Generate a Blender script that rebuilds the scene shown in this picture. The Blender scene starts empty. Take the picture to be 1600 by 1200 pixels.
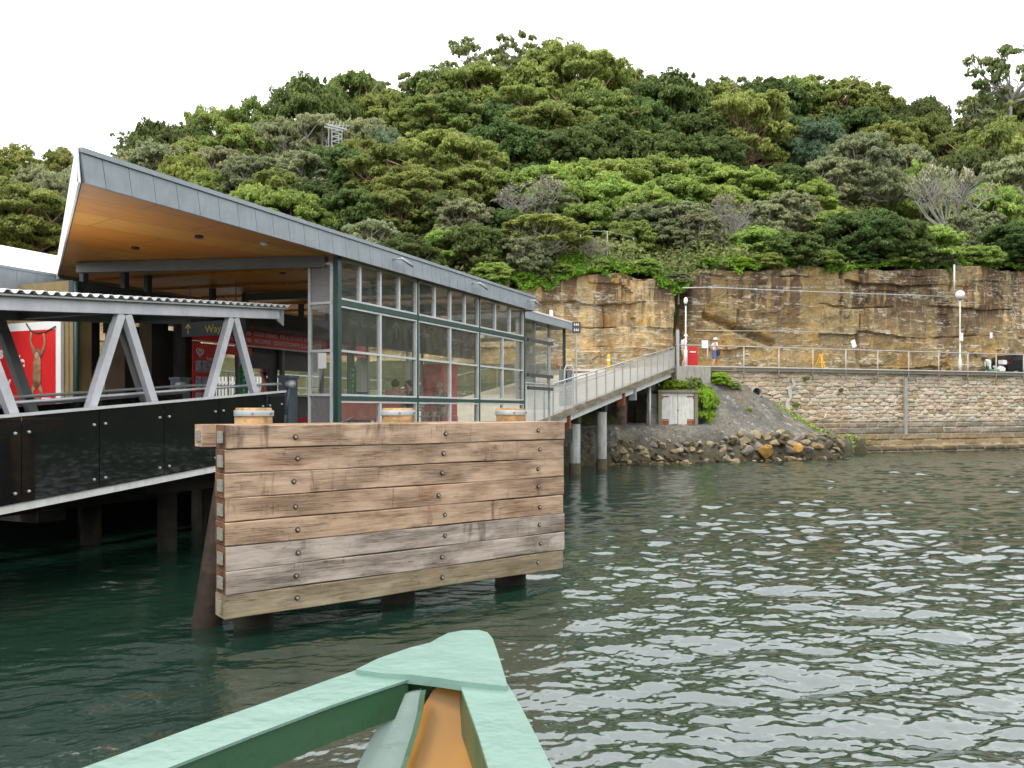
import bpy, bmesh, math, random
import numpy as np
from mathutils import Vector, Matrix

SC = bpy.context.scene
COL = SC.collection
R = math.radians
random.seed(7)

# ------------------------------------------------------------------ camera
EYE = 2.4
FPX = 1300.0
cam_d = bpy.data.cameras.new("camera")
cam_d.sensor_width = 36.0
cam_d.lens = FPX / 1600 * 36.0
cam_d.shift_y = 40 / 1600
cam_d.clip_start = 0.05
cam_d.clip_end = 2000
cam = bpy.data.objects.new("camera", cam_d)
COL.objects.link(cam)
cam.location = (0, 0, EYE)
cam.rotation_euler = (R(90), 0, 0)
SC.camera = cam

# ------------------------------------------------------------------ sky, sun
SUN_EL, SUN_AZ = R(58), R(215)      # azimuth measured from +Y clockwise
world = bpy.data.worlds.new("World")
SC.world = world
world.use_nodes = True
wn = world.node_tree
wn.nodes.clear()
wo = wn.nodes.new("ShaderNodeOutputWorld")
wb = wn.nodes.new("ShaderNodeBackground")
sky = wn.nodes.new("ShaderNodeTexSky")
sky.sky_type = 'NISHITA'
sky.sun_disc = False
sky.sun_elevation = SUN_EL
sky.sun_rotation = SUN_AZ
sky.air_density = 1.0
sky.dust_density = 5.0
hs = wn.nodes.new("ShaderNodeHueSaturation")
hs.inputs['Saturation'].default_value = 0.12
wn.links.new(sky.outputs[0], hs.inputs['Color'])
# overcast: a pale cloud layer over the clear sky
wtc = wn.nodes.new("ShaderNodeTexCoord")
wmap = wn.nodes.new("ShaderNodeMapping")
wmap.inputs['Scale'].default_value = (1, 1, 2.5)
wn.links.new(wtc.outputs['Generated'], wmap.inputs[0])
wnz = wn.nodes.new("ShaderNodeTexNoise")
wnz.inputs['Scale'].default_value = 1.6
wnz.inputs['Detail'].default_value = 6
wn.links.new(wmap.outputs[0], wnz.inputs['Vector'])
wcr = wn.nodes.new("ShaderNodeValToRGB")
wcr.color_ramp.elements[0].position = 0.3
wcr.color_ramp.elements[0].color = (16.5, 17.1, 17.8, 1)
wcr.color_ramp.elements[1].position = 0.7
wcr.color_ramp.elements[1].color = (22.5, 22.8, 23.2, 1)
wn.links.new(wnz.outputs['Fac'], wcr.inputs[0])
wmx = wn.nodes.new("ShaderNodeMixRGB")
wmx.inputs[0].default_value = 0.85
wn.links.new(hs.outputs[0], wmx.inputs[1])
wn.links.new(wcr.outputs[0], wmx.inputs[2])
wn.links.new(wmx.outputs[0], wb.inputs[0])
wb.inputs['Strength'].default_value = 0.105
wn.links.new(wb.outputs[0], wo.inputs[0])

sun_d = bpy.data.lights.new("sun", 'SUN')
sun_d.energy = 1.3
sun_d.angle = R(14)
sun_d.color = (1.0, 0.965, 0.91)
sun = bpy.data.objects.new("sun", sun_d)
COL.objects.link(sun)
sd = Vector((math.sin(SUN_AZ) * math.cos(SUN_EL), math.cos(SUN_AZ) * math.cos(SUN_EL), math.sin(SUN_EL)))
sun.rotation_euler = sd.to_track_quat('Z', 'Y').to_euler()
sun.location = (0, -20, 60)

SC.view_settings.view_transform = 'Standard'
SC.view_settings.look = 'None'
SC.view_settings.exposure = 0.25
SC.view_settings.gamma = 1.0
SC.render.engine = 'CYCLES'
SC.cycles.max_bounces = 7
SC.cycles.diffuse_bounces = 3
SC.cycles.glossy_bounces = 3
SC.cycles.transmission_bounces = 4
SC.cycles.transparent_max_bounces = 10
SC.cycles.caustics_reflective = False
SC.cycles.caustics_refractive = False

# ------------------------------------------------------------------ numpy noise
def _hash(ix, iy, seed):
    h = (ix.astype(np.int64) * 374761393 + iy.astype(np.int64) * 668265263 + seed * 1442695041) & 0xffffffff
    h = ((h ^ (h >> 13)) * 1274126177) & 0xffffffff
    h = h ^ (h >> 16)
    return (h & 0xffffff) / float(0xffffff)

def vnoise(x, y, seed=0):
    x = np.asarray(x, float); y = np.asarray(y, float)
    ix = np.floor(x); iy = np.floor(y)
    fx = x - ix; fy = y - iy
    fx = fx * fx * (3 - 2 * fx); fy = fy * fy * (3 - 2 * fy)
    a = _hash(ix, iy, seed); b = _hash(ix + 1, iy, seed)
    c = _hash(ix, iy + 1, seed); d = _hash(ix + 1, iy + 1, seed)
    return (a * (1 - fx) + b * fx) * (1 - fy) + (c * (1 - fx) + d * fx) * fy

def fbm(x, y, seed=0, octs=4, gain=.5):
    s = 0; amp = 1; tot = 0
    for k in range(octs):
        s = s + amp * vnoise(x * 2 ** k + 17.3 * k, y * 2 ** k - 9.1 * k, seed + k)
        tot += amp; amp *= gain
    return s / tot

# ------------------------------------------------------------------ node helpers
class NT:
    def __init__(s, name):
        s.m = bpy.data.materials.new(name)
        s.m.use_nodes = True
        s.t = s.m.node_tree
        s.t.nodes.clear()
        s.out = s.t.nodes.new("ShaderNodeOutputMaterial")
        s.b = s.t.nodes.new("ShaderNodeBsdfPrincipled")
        s.t.links.new(s.b.outputs[0], s.out.inputs[0])
        s._tc = None
    def n(s, typ, **kw):
        nd = s.t.nodes.new(typ)
        for k, v in kw.items():
            setattr(nd, k, v)
        return nd
    def L(s, a, b):
        s.t.links.new(a, b)
    def setv(s, inp, v):
        if hasattr(v, 'is_linked') or isinstance(v, bpy.types.NodeSocket):
            s.L(v, inp)
        else:
            if isinstance(v, (tuple, list)) and len(v) == 3 and inp.type == 'RGBA':
                v = (*v, 1)
            inp.default_value = v
    def co(s, kind='Object', scale=(1, 1, 1), rot=(0, 0, 0), jitter=False):
        if s._tc is None:
            s._tc = s.n("ShaderNodeTexCoord")
        v = s._tc.outputs[kind]
        if jitter:
            oi = s.n("ShaderNodeObjectInfo")
            vm = s.n("ShaderNodeVectorMath", operation='SCALE')
            cx = s.n("ShaderNodeCombineXYZ")
            s.L(oi.outputs['Random'], cx.inputs[0]); s.L(oi.outputs['Random'], cx.inputs[1]); s.L(oi.outputs['Random'], cx.inputs[2])
            s.L(cx.outputs[0], vm.inputs[0]); vm.inputs['Scale'].default_value = 37.0
            ad = s.n("ShaderNodeVectorMath", operation='ADD')
            s.L(v, ad.inputs[0]); s.L(vm.outputs[0], ad.inputs[1])
            v = ad.outputs[0]
        mp = s.n("ShaderNodeMapping")
        mp.inputs['Scale'].default_value = scale
        mp.inputs['Rotation'].default_value = rot
        s.L(v, mp.inputs[0])
        return mp.outputs[0]
    def noise(s, vec, scale=1.0, detail=5, rough=.55, dist=0.0, out='Fac'):
        nd = s.n("ShaderNodeTexNoise")
        nd.inputs['Scale'].default_value = scale
        nd.inputs['Detail'].default_value = detail
        nd.inputs['Roughness'].default_value = rough
        nd.inputs['Distortion'].default_value = dist
        s.L(vec, nd.inputs['Vector'])
        return nd.outputs[out]
    def voro(s, vec, scale=1.0, feature='F1', out='Distance', rnd=1.0):
        nd = s.n("ShaderNodeTexVoronoi", feature=feature)
        nd.inputs['Scale'].default_value = scale
        nd.inputs['Randomness'].default_value = rnd
        s.L(vec, nd.inputs['Vector'])
        return nd.outputs[out]
    def ramp(s, fac, stops, interp='LINEAR'):
        nd = s.n("ShaderNodeValToRGB")
        cr = nd.color_ramp
        cr.interpolation = interp
        while len(cr.elements) < len(stops):
            cr.elements.new(0.5)
        for e, (p, c) in zip(cr.elements, stops):
            e.position = p
            e.color = (c, c, c, 1) if isinstance(c, (int, float)) else (*c, 1)
        s.L(fac, nd.inputs[0])
        return nd.outputs[0]
    def mix(s, fac, a, b, mode='MIX'):
        nd = s.n("ShaderNodeMixRGB", blend_type=mode)
        s.setv(nd.inputs[0], fac); s.setv(nd.inputs[1], a); s.setv(nd.inputs[2], b)
        return nd.outputs[0]
    def math(s, op, a, b=0.0, clamp=False):
        nd = s.n("ShaderNodeMath", operation=op)
        nd.use_clamp = clamp
        s.setv(nd.inputs[0], a); s.setv(nd.inputs[1], b)
        return nd.outputs[0]
    def rand(s):
        return s.n("ShaderNodeObjectInfo").outputs['Random']
    def attr(s, name):
        nd = s.n("ShaderNodeAttribute"); nd.attribute_name = name
        return nd
    def xyz(s, vec):
        nd = s.n("ShaderNodeSeparateXYZ"); s.L(vec, nd.inputs[0]); return nd.outputs
    def bump(s, h, strength=.3, dist=.02):
        nd = s.n("ShaderNodeBump")
        nd.inputs['Strength'].default_value = strength
        nd.inputs['Distance'].default_value = dist
        s.L(h, nd.inputs['Height'])
        s.L(nd.outputs[0], s.b.inputs['Normal'])
        return nd.outputs[0]
    def base(s, c): s.setv(s.b.inputs['Base Color'], c); return s
    def rough(s, r): s.setv(s.b.inputs['Roughness'], r); return s
    def metal(s, r): s.b.inputs['Metallic'].default_value = r; return s
    def spec(s, r): s.b.inputs['Specular IOR Level'].default_value = r; return s

def simple(name, c, rough=.5, metal=0, var=.12, scale=3.0, bump=0.0, spec=.5, jitter=True):
    t = NT(name)
    v = t.co(jitter=jitter)
    f = t.noise(v, scale, 5, .6)
    lo = tuple(x * (1 - var) for x in c); hi = tuple(min(1, x * (1 + var)) for x in c)
    t.base(t.ramp(f, [(.3, lo), (.7, hi)])).rough(t.ramp(t.noise(v, scale * 3, 3), [(.3, max(0, rough - .08)), (.7, min(1, rough + .08))])).metal(metal).spec(spec)
    if bump:
        t.bump(t.noise(v, scale * 8, 4), bump, .01)
    return t.m

M = {}
def weathered(name, c, stain, rough=.5, metal=0, amt=.5, sc=2.0):
    """paint or metal with drips and blotches of dirt"""
    t = NT(name)
    v = t.co(jitter=True)
    st = t.co(scale=(6, 6, .7), jitter=True)
    f = t.ramp(t.noise(st, sc, 5, .65), [(.48, 0.0), (.75, 1.0)])
    g = t.ramp(t.noise(v, sc * 1.7, 6, .65), [(.35, .86), (.7, 1.08)])
    col = t.mix(t.math('MULTIPLY', f, amt), c, stain)
    col = t.mix(1.0, col, g, 'MULTIPLY')
    t.base(col).rough(t.ramp(t.noise(v, 6, 4), [(.3, rough - .1), (.7, min(1, rough + .12))])).metal(metal)
    t.bump(t.noise(v, 30, 3), .08, .01)
    return t.m

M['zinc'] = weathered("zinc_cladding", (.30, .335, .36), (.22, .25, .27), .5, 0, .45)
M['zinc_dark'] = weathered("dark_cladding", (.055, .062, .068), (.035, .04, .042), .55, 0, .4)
M['alu'] = weathered("aluminium_frame", (.60, .61, .60), (.42, .43, .42), .4, 0, .3)
M['galv'] = weathered("galvanised_steel", (.45, .47, .475), (.3, .3, .28), .42, .25, .45)
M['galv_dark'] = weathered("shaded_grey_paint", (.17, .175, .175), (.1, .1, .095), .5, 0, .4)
M['white_paint'] = weathered("white_paint", (.72, .72, .69), (.45, .36, .25), .55, 0, .45)
M['greensteel'] = weathered("green_steel", (.016, .062, .047), (.04, .055, .05), .42, 0, .5)
M['darksteel'] = weathered("dark_steel", (.05, .055, .06), (.09, .07, .05), .5, 0, .4)
M['black'] = simple("black_plastic", (.012, .012, .013), .45)
M['roofwhite'] = simple("white_metal_roof", (.8, .8, .79), .4, var=.04)
M['red'] = simple("red_sign", (.62, .02, .022), .35, var=.08)
M['redpale'] = simple("pale_red", (.62, .16, .13), .5, var=.08)
M['whitesign'] = simple("white_sign", (.8, .8, .78), .5, var=.05)
M['yellow'] = simple("yellow_paint", (.75, .42, .02), .5, var=.12)
M['blue'] = simple("blue_paint", (.035, .06, .3), .5)
M['green'] = simple("sign_green", (.01, .2, .07), .4)
M['signyellow'] = simple("sign_yellow", (.5, .42, .05), .5)
M['concrete'] = weathered("concrete", (.36, .34, .30), (.16, .15, .12), .85, 0, .7, 1.4)
M['rust'] = simple("rust", (.28, .085, .03), .85, var=.35, scale=8, bump=.3)
M['skin'] = simple("skin", (.55, .30, .21), .55, var=.05)
M['skin2'] = simple("sunburnt_skin", (.6, .27, .18), .55, var=.05)
M['hair'] = simple("dark_hair", (.035, .025, .02), .6)
M['hairfair'] = simple("fair_hair", (.32, .2, .09), .6)
M['shirt'] = simple("pale_shirt", (.55, .56, .62), .9, bump=.1)
M['whitecloth'] = simple("white_cloth", (.72, .7, .68), .9)
M['khaki'] = simple("khaki_cloth", (.42, .36, .25), .9)
M['denim'] = simple("denim", (.10, .16, .27), .9)
M['navy'] = simple("navy_bag", (.02, .025, .05), .6)
M['greycloth'] = simple("grey_cloth", (.11, .11, .12), .9)
M['pink'] = simple("pink_cloth", (.65, .2, .25), .9)
M['ochre'] = weathered("ochre_wall", (.26, .19, .085), (.12, .09, .05), .8, 0, .6)
M['tan'] = weathered("tan_wall", (.2, .15, .1), (.12, .09, .06), .8, 0, .6)
M['fade'] = simple("picture_tile", (.35, .42, .5), .5, var=.6, scale=14)

def plywood():
    t = NT("varnished_plywood")
    v = t.co(jitter=False)
    s = t.xyz(v)
    # sheets 2.4 x 1.2 laid in half bond, each its own tone
    br = t.n("ShaderNodeTexBrick")
    br.offset = .5
    br.inputs['Scale'].default_value = 1.0
    br.inputs['Mortar Size'].default_value = .006
    br.inputs['Brick Width'].default_value = 2.3
    br.inputs['Row Height'].default_value = .95
    br.inputs['Color1'].default_value = (.60, .225, .03, 1)
    br.inputs['Color2'].default_value = (.68, .35, .07, 1)
    br.inputs['Mortar'].default_value = (.10, .045, .015, 1)
    t.L(t.co(rot=(0, 0, .32)), br.inputs['Vector'])
    g = t.noise(t.co(scale=(.8, 9, 1)), 2.2, 7, .65, .6)
    col = t.mix(1.0, br.outputs['Color'], t.ramp(g, [(.3, .78), (.7, 1.12)]), 'MULTIPLY')
    t.base(col).rough(.42).spec(.35)
    return t.m
M['ply'] = plywood()

def timber(name, c1, c2, dark, algae=0.0, grain=1.0, rust=.35):
    """weathered hardwood, grain along local X"""
    t = NT(name)
    v = t.co(scale=(1.0, 9, 14), jitter=True)
    g = t.noise(v, 1.3, 8, .66, .55)
    fine = t.noise(t.co(scale=(3, 70, 90), jitter=True), 1.0, 4, .7, .3)
    blot = t.noise(t.co(scale=(.9, 2, 3.0), jitter=True), 1.5, 5, .6)
    col = t.ramp(g, [(.25, c2), (.5, c1), (.75, tuple(min(1, x * 1.15) for x in c1))])
    col = t.mix(t.ramp(blot, [(.42, 0.0), (.68, .9)]), col, tuple(x * .66 for x in c2))
    bl2 = t.noise(t.co(scale=(.5, 2, 5.0), jitter=True), 1.7, 6, .7)
    col = t.mix(t.ramp(bl2, [(.52, 0.0), (.66, .55)]), col, tuple(x * .8 for x in c2))
    col = t.mix(1.0, col, t.ramp(fine, [(.3, .8), (.55, 1.0), (.75, 1.08)]), 'MULTIPLY')
    # black drips (vertical) and rust runs
    dr = t.noise(t.co(scale=(5, 5, .9), jitter=True), 1.0, 5, .62, .25)
    col = t.mix(t.ramp(dr, [(.6, 0.0), (.74, .85)]), col, dark)
    rr = t.noise(t.co(scale=(1.6, 5, 3.2), jitter=True), 1.0, 4, .6)
    col = t.mix(t.math('MULTIPLY', t.ramp(rr, [(.6, 0.0), (.74, 1.0)]), rust), col, (.30, .10, .035))
    # drying cracks across and along the grain
    cr = t.noise(t.co(scale=(.7, 20, 34), jitter=True), 1.6, 6, .55, .2)
    crk = t.ramp(t.math('ABSOLUTE', t.math('SUBTRACT', cr, .5)), [(.0, 1.0), (.02, 0.0)])
    crm = t.math('MULTIPLY', crk, t.ramp(blot, [(.42, 0.0), (.55, .85)]))
    col = t.mix(crm, col, (.05, .03, .02))
    cx = t.noise(t.co(scale=(11, 3, .5), jitter=True), 1.0, 3, .5, .1)
    crx = t.math('MULTIPLY', t.ramp(t.math('ABSOLUTE', t.math('SUBTRACT', cx, .5)), [(.0, 1.0), (.006, 0.0)]),
                 t.ramp(t.noise(t.co(scale=(1.1, 2, 5), jitter=True), 1.3, 2), [(.56, 0.0), (.62, .8)]))
    col = t.mix(crx, col, (.07, .045, .03))
    if algae:
        al = t.noise(t.co(scale=(2, 4, 3), jitter=True), 1.2, 6, .65)
        col = t.mix(t.math('MULTIPLY', t.ramp(al, [(.25, .45), (.6, 1.0)]), algae), col, (.17, .135, .07))
    t.base(col).rough(.82).spec(.25)
    h = t.math('ADD', t.math('MULTIPLY', g, .6), t.math('MULTIPLY', fine, .35))
    h = t.math('SUBTRACT', h, t.math('MULTIPLY', crm, .8))
    t.bump(h, .55, .012)
    return t.m
M['wood1'] = timber("fender_timber_pink", (.54, .375, .26), (.37, .24, .15), (.10, .07, .055))
M['wood2'] = timber("fender_timber_tan", (.53, .365, .245), (.38, .24, .15), (.09, .06, .045), rust=.5)
M['wood3'] = timber("fender_timber_grey", (.48, .40, .335), (.30, .235, .19), (.07, .055, .05), rust=.6)
M['wood4'] = timber("fender_timber_algae", (.46, .37, .26), (.28, .21, .13), (.08, .07, .04), algae=.4)
M['woodend'] = timber("end_grain", (.20, .10, .055), (.10, .05, .03), (.04, .025, .02))
M['pilewood'] = timber("fresh_pile_timber", (.62, .40, .20), (.42, .23, .09), (.2, .1, .05), rust=.3)
M['oldpile'] = timber("old_pile_timber", (.06, .05, .04), (.035, .03, .022), (.015, .014, .012), algae=.3)
M['weedpile_shade'] = timber("weedy_shade_black_pile", (.022, .02, .014), (.012, .011, .008), (.006, .006, .005), rust=0)  # near-black: shade below deck and fender put into the weedy timber colour
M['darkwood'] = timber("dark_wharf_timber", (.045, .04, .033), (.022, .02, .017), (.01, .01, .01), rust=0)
M['plank'] = timber("grey_deck_plank", (.33, .29, .22), (.22, .19, .13), (.08, .07, .05), algae=.25)

def plate():
    t = NT("mottled_galvanised_plate")
    v = t.co(jitter=True)
    f = t.voro(v, 70)
    g = t.noise(v, 22, 5, .7)
    col = t.ramp(f, [(.1, (.20, .22, .21)), (.5, (.30, .31, .26)), (.8, (.38, .38, .33))])
    col = t.mix(t.ramp(g, [(.5, 0.0), (.62, .8)]), col, (.30, .19, .08))
    t.base(col).rough(.6).metal(.2)
    return t.m
M['plate'] = plate()

def glass(name, tint, refl=1.0, dirt=.06):
    t = NT(name)
    t.t.nodes.remove(t.b)
    fr = t.n("ShaderNodeFresnel"); fr.inputs[0].default_value = 1.5
    bk = t.n("ShaderNodeNewGeometry").outputs['Backfacing']
    f = t.math('MULTIPLY', t.math('MULTIPLY', fr.outputs[0], refl, True), t.math('SUBTRACT', 1.0, bk))
    tr = t.n("ShaderNodeBsdfTransparent"); tr.inputs[0].default_value = (*tint, 1)
    gl = t.n("ShaderNodeBsdfGlossy"); gl.inputs['Roughness'].default_value = .02
    gl.inputs['Color'].default_value = (.95, .97, .97, 1)
    df = t.n("ShaderNodeBsdfDiffuse"); df.inputs[0].default_value = (.42, .43, .41, 1)
    m1 = t.n("ShaderNodeMixShader"); t.setv(m1.inputs[0], t.ramp(t.noise(t.co(scale=(3, 3, 1), jitter=True), 2.0, 5, .6), [(.3, dirt * .5), (.75, dirt * 1.8)]))
    t.L(tr.outputs[0], m1.inputs[1]); t.L(df.outputs[0], m1.inputs[2])
    m2 = t.n("ShaderNodeMixShader"); t.setv(m2.inputs[0], f)
    t.L(m1.outputs[0], m2.inputs[1]); t.L(gl.outputs[0], m2.inputs[2])
    t.L(m2.outputs[0], t.out.inputs[0])
    return t.m
M['glass'] = glass("window_glass", (.88, .90, .86), 1.25, .06)
M['frost'] = simple("frosted_grey_panel", (.20, .19, .185), .25, var=.08)
M['clear'] = glass("clear_screen", (.93, .95, .95), .8, .03)
bg = NT("black_glass"); bg.base((.008, .009, .009)).rough(.03).spec(.6); bg.b.inputs['IOR'].default_value = 1.5
bg.bump(bg.noise(bg.co(jitter=True), 1.5, 2), .03, .01)
M['blackglass'] = bg.m

def mesh_mat():
    t = NT("fine_steel_mesh")
    v = t.co()
    s = t.xyz(v)
    def bars(o, per, w):
        a = t.math('FRACT', t.math('MULTIPLY', o, 1 / per))
        return t.math('LESS_THAN', a, w)
    b = t.math('MAXIMUM', bars(s[0], .03, .42), bars(s[2], .05, .22))
    tr = t.n("ShaderNodeBsdfTransparent")
    mx = t.n("ShaderNodeMixShader")
    t.L(b, mx.inputs[0]); t.L(tr.outputs[0], mx.inputs[1]); t.L(t.b.outputs[0], mx.inputs[2])
    t.L(mx.outputs[0], t.out.inputs[0])
    t.base((.62, .61, .58)).rough(.5)
    return t.m
M['mesh'] = mesh_mat()

def mint(name, c, chip=.5, bmp=.5):
    t = NT(name)
    v = t.co(jitter=True)
    g = t.noise(v, 5, 6, .6)
    col = t.ramp(g, [(.3, tuple(x * .93 for x in c)), (.7, c)])
    sc = t.noise(t.co(scale=(2.2, 9, 9)), 3, 6, .7)
    col = t.mix(t.math('MULTIPLY', t.ramp(sc, [(.58, 0.0), (.70, 1.0)]), chip), col, tuple(x * .62 for x in c))
    dirt = t.noise(v, 38, 3, .7)
    col = t.mix(t.ramp(dirt, [(.68, 0.0), (.8, .35)]), col, (.22, .2, .15))
    t.base(col).rough(t.ramp(g, [(.3, .26), (.7, .42)])).spec(.5)
    h = t.math('ADD', t.noise(v, 7, 3, .5), t.math('MULTIPLY', t.noise(v, 45, 3, .6), .16))
    t.bump(h, bmp, .02)
    return t.m
M['mint'] = mint("mint_gloss_paint", (.175, .285, .235))
M['mint_shade'] = mint("shade_darkened_green_paint", (.035, .10, .045))  # rail paint darkened: shade on the inner faces is put into the colour
M['mintgrey'] = mint("grey_green_gloss_paint", (.22, .30, .26))
M['orange'] = mint("buff_orange_paint", (.38, .17, .016), .25, .12)

# ------------------------------------------------------------------ mesh builder
def setp(o, label=None, cat=None, group=None, kind=None):
    if label: o['label'] = label
    if cat: o['category'] = cat
    if group: o['group'] = group
    if kind: o['kind'] = kind
    return o

def empty(name, loc=(0, 0, 0), rz=0.0, label=None, cat=None, group=None):
    o = bpy.data.objects.new(name, None)
    o.empty_display_size = .3
    COL.objects.link(o)
    o.location = loc
    o.rotation_euler = (0, 0, rz)
    return setp(o, label, cat, group)

class MB:
    def __init__(s):
        s.bm = bmesh.new()
        s.mi = 0
    def _f(s, vs):
        try:
            f = s.bm.faces.new(vs); f.material_index = s.mi; return f
        except ValueError:
            return None
    def hexa(s, p):
        """p: 8 points, bottom 0-3 ccw, top 4-7"""
        v = [s.bm.verts.new(q) for q in p]
        for q in ((3, 2, 1, 0), (4, 5, 6, 7), (0, 1, 5, 4), (1, 2, 6, 5), (2, 3, 7, 6), (3, 0, 4, 7)):
            s._f([v[i] for i in q])
        return s
    def box(s, x0, x1, y0, y1, z0, z1):
        if x0 > x1: x0, x1 = x1, x0
        if y0 > y1: y0, y1 = y1, y0
        if z0 > z1: z0, z1 = z1, z0
        return s.hexa([(x0, y0, z0), (x1, y0, z0), (x1, y1, z0), (x0, y1, z0), (x0, y0, z1), (x1, y0, z1), (x1, y1, z1), (x0, y1, z1)])
    def beam(s, p, q, w, h, up=(0, 0, 1)):
        """box bar from p to q, w across, h along up"""
        p = Vector(p); q = Vector(q); d = (q - p).normalized(); up = Vector(up)
        sd = d.cross(up)
        if sd.length < 1e-4: sd = d.cross(Vector((0, 1, 0)))
        sd.normalize(); u = sd.cross(d).normalized()
        a = sd * w / 2; b = u * h / 2
        return s.hexa([p - a - b, p + a - b, q + a - b, q - a - b, p - a + b, p + a + b, q + a + b, q - a + b])
    def prism(s, pts, off):
        """closed polygon pts extruded by vector off"""
        off = Vector(off)
        n = len(pts)
        a = [s.bm.verts.new(p) for p in pts]
        b = [s.bm.verts.new(Vector(p) + off) for p in pts]
        s._f(a[::-1]); s._f(b)
        for i in range(n):
            s._f([a[i], a[(i + 1) % n], b[(i + 1) % n], b[i]])
        return s
    def tube(s, pts, r, seg=10, caps=True):
        """r float or list"""
        pts = [Vector(p) for p in pts]
        rs = r if isinstance(r, (list, tuple)) else [r] * len(pts)
        rings = []
        prev = None
        for i, p in enumerate(pts):
            d = (pts[min(i + 1, len(pts) - 1)] - pts[max(i - 1, 0)]).normalized()
            ref = prev if prev is not None else (Vector((0, 0, 1)) if abs(d.z) < .9 else Vector((1, 0, 0)))
            u = (ref - d * ref.dot(d))
            if u.length < 1e-4: u = d.orthogonal()
            u.normalize(); v = d.cross(u); prev = u
            rings.append([s.bm.verts.new(p + (u * math.cos(t) + v * math.sin(t)) * rs[i]) for t in [2 * math.pi * k / seg for k in range(seg)]])
        for a, b in zip(rings, rings[1:]):
            for k in range(seg):
                s._f([a[k], a[(k + 1) % seg], b[(k + 1) % seg], b[k]])
        if caps:
            s._f(rings[0][::-1]); s._f(rings[-1])
        return s
    def lathe(s, prof, c=(0, 0, 0), seg=20, sx=1, sy=1):
        """prof: (r,z) pairs bottom to top"""
        rings = []
        for r, z in prof:
            rings.append([s.bm.verts.new((c[0] + sx * r * math.cos(2 * math.pi * k / seg), c[1] + sy * r * math.sin(2 * math.pi * k / seg), c[2] + z)) for k in range(seg)])
        for a, b in zip(rings, rings[1:]):
            for k in range(seg):
                s._f([a[k], a[(k + 1) % seg], b[(k + 1) % seg], b[k]])
        s._f(rings[0][::-1]); s._f(rings[-1])
        return s
    def sphere(s, c, r, sx=1, sy=1, sz=1, seg=16, rings=10):
        prof = [(max(1e-3, r * math.sin(math.pi * k / rings)), -r * sz * math.cos(math.pi * k / rings)) for k in range(rings + 1)]
        return s.lathe(prof, c, seg, sx, sy)
    def build(s, name, mats, parent=None, smooth=False, bevel=0, mat_world=None, bseg=2):
        if bevel:
            bmesh.ops.bevel(s.bm, geom=[e for e in s.bm.edges if e.is_manifold and e.calc_face_angle(0) > .5], offset=bevel, segments=bseg, affect='EDGES', clamp_overlap=True)
        bmesh.ops.recalc_face_normals(s.bm, faces=s.bm.faces)
        me = bpy.data.meshes.new(name)
        s.bm.to_mesh(me); s.bm.free()
        for m in (mats if isinstance(mats, (list, tuple)) else [mats]):
            me.materials.append(m)
        if smooth:
            me.polygons.foreach_set('use_smooth', [True] * len(me.polygons))
        o = bpy.data.objects.new(name, me)
        COL.objects.link(o)
        if parent is not None: o.parent = parent
        return o

def mesh_np(name, V, F, mats, parent=None, smooth=False, attrs=None, mi=None):
    """V (n,3); F (m,4) quads or (m,3)"""
    me = bpy.data.meshes.new(name)
    V = np.asarray(V, np.float32); F = np.asarray(F, np.int32)
    k = F.shape[1]
    me.vertices.add(len(V)); me.vertices.foreach_set('co', V.ravel())
    me.loops.add(F.size); me.loops.foreach_set('vertex_index', F.ravel())
    me.polygons.add(len(F))
    me.polygons.foreach_set('loop_start', np.arange(0, F.size, k, dtype=np.int32))
    me.polygons.foreach_set('loop_total', np.full(len(F), k, np.int32))
    if mi is not None: me.polygons.foreach_set('material_index', np.asarray(mi, np.int32))
    me.polygons.foreach_set('use_smooth', np.full(len(F), bool(smooth)))
    for m in (mats if isinstance(mats, (list, tuple)) else [mats]):
        me.materials.append(m)
    if attrs:
        for an, (dom, arr) in attrs.items():
            if arr.ndim == 1:
                a = me.attributes.new(an, 'FLOAT', dom); a.data.foreach_set('value', arr.astype(np.float32))
            else:
                a = me.attributes.new(an, 'FLOAT_VECTOR', dom); a.data.foreach_set('vector', arr.astype(np.float32).ravel())
    me.update(calc_edges=True)
    o = bpy.data.objects.new(name, me)
    COL.objects.link(o)
    if parent is not None: o.parent = parent
    return o

def grid_faces(nu, nv):
    i = np.arange(nu - 1)[:, None] * nv + np.arange(nv - 1)[None, :]
    return np.stack([i, i + nv, i + nv + 1, i + 1], -1).reshape(-1, 4)

def copy_tree(o, parent=None):
    c = o.copy(); COL.objects.link(c)
    c.parent = parent
    for ch in list(o.children):
        copy_tree(ch, c)
    return c

def text_mesh(name, body, size, mat, parent, loc, rot, ext=.002, align='CENTER', sx=1.0, bold=0.0):
    cu = bpy.data.curves.new(name, 'FONT')
    cu.body = body; cu.size = size; cu.extrude = ext; cu.align_x = align; cu.align_y = 'CENTER'; cu.offset = bold
    tmp = bpy.data.objects.new(name, cu)
    me = bpy.data.meshes.new_from_object(tmp)
    bpy.data.objects.remove(tmp); bpy.data.curves.remove(cu)
    me.materials.clear(); me.materials.append(mat)
    o = bpy.data.objects.new(name, me); COL.objects.link(o)
    o.parent = parent; o.location = loc; o.rotation_euler = rot; o.scale = (sx, 1, 1)
    return o
# ------------------------------------------------------------------ site frame
# shore line: the sea wall, the road and the cliff all run along (TX, TY)
W0 = np.array([13.4, 44.7]); TD = np.array([.9455, .3256]); ND = np.array([-.3256, .9455])
WALL_RZ = math.atan2(TD[1], TD[0])
CV = 6.0                                    # cliff face stands this far behind the wall face
def shore(u, v):
    return W0[0] + u * TD[0] + v * ND[0], W0[1] + u * TD[1] + v * ND[1]
ROADZ = 4.62

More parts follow.
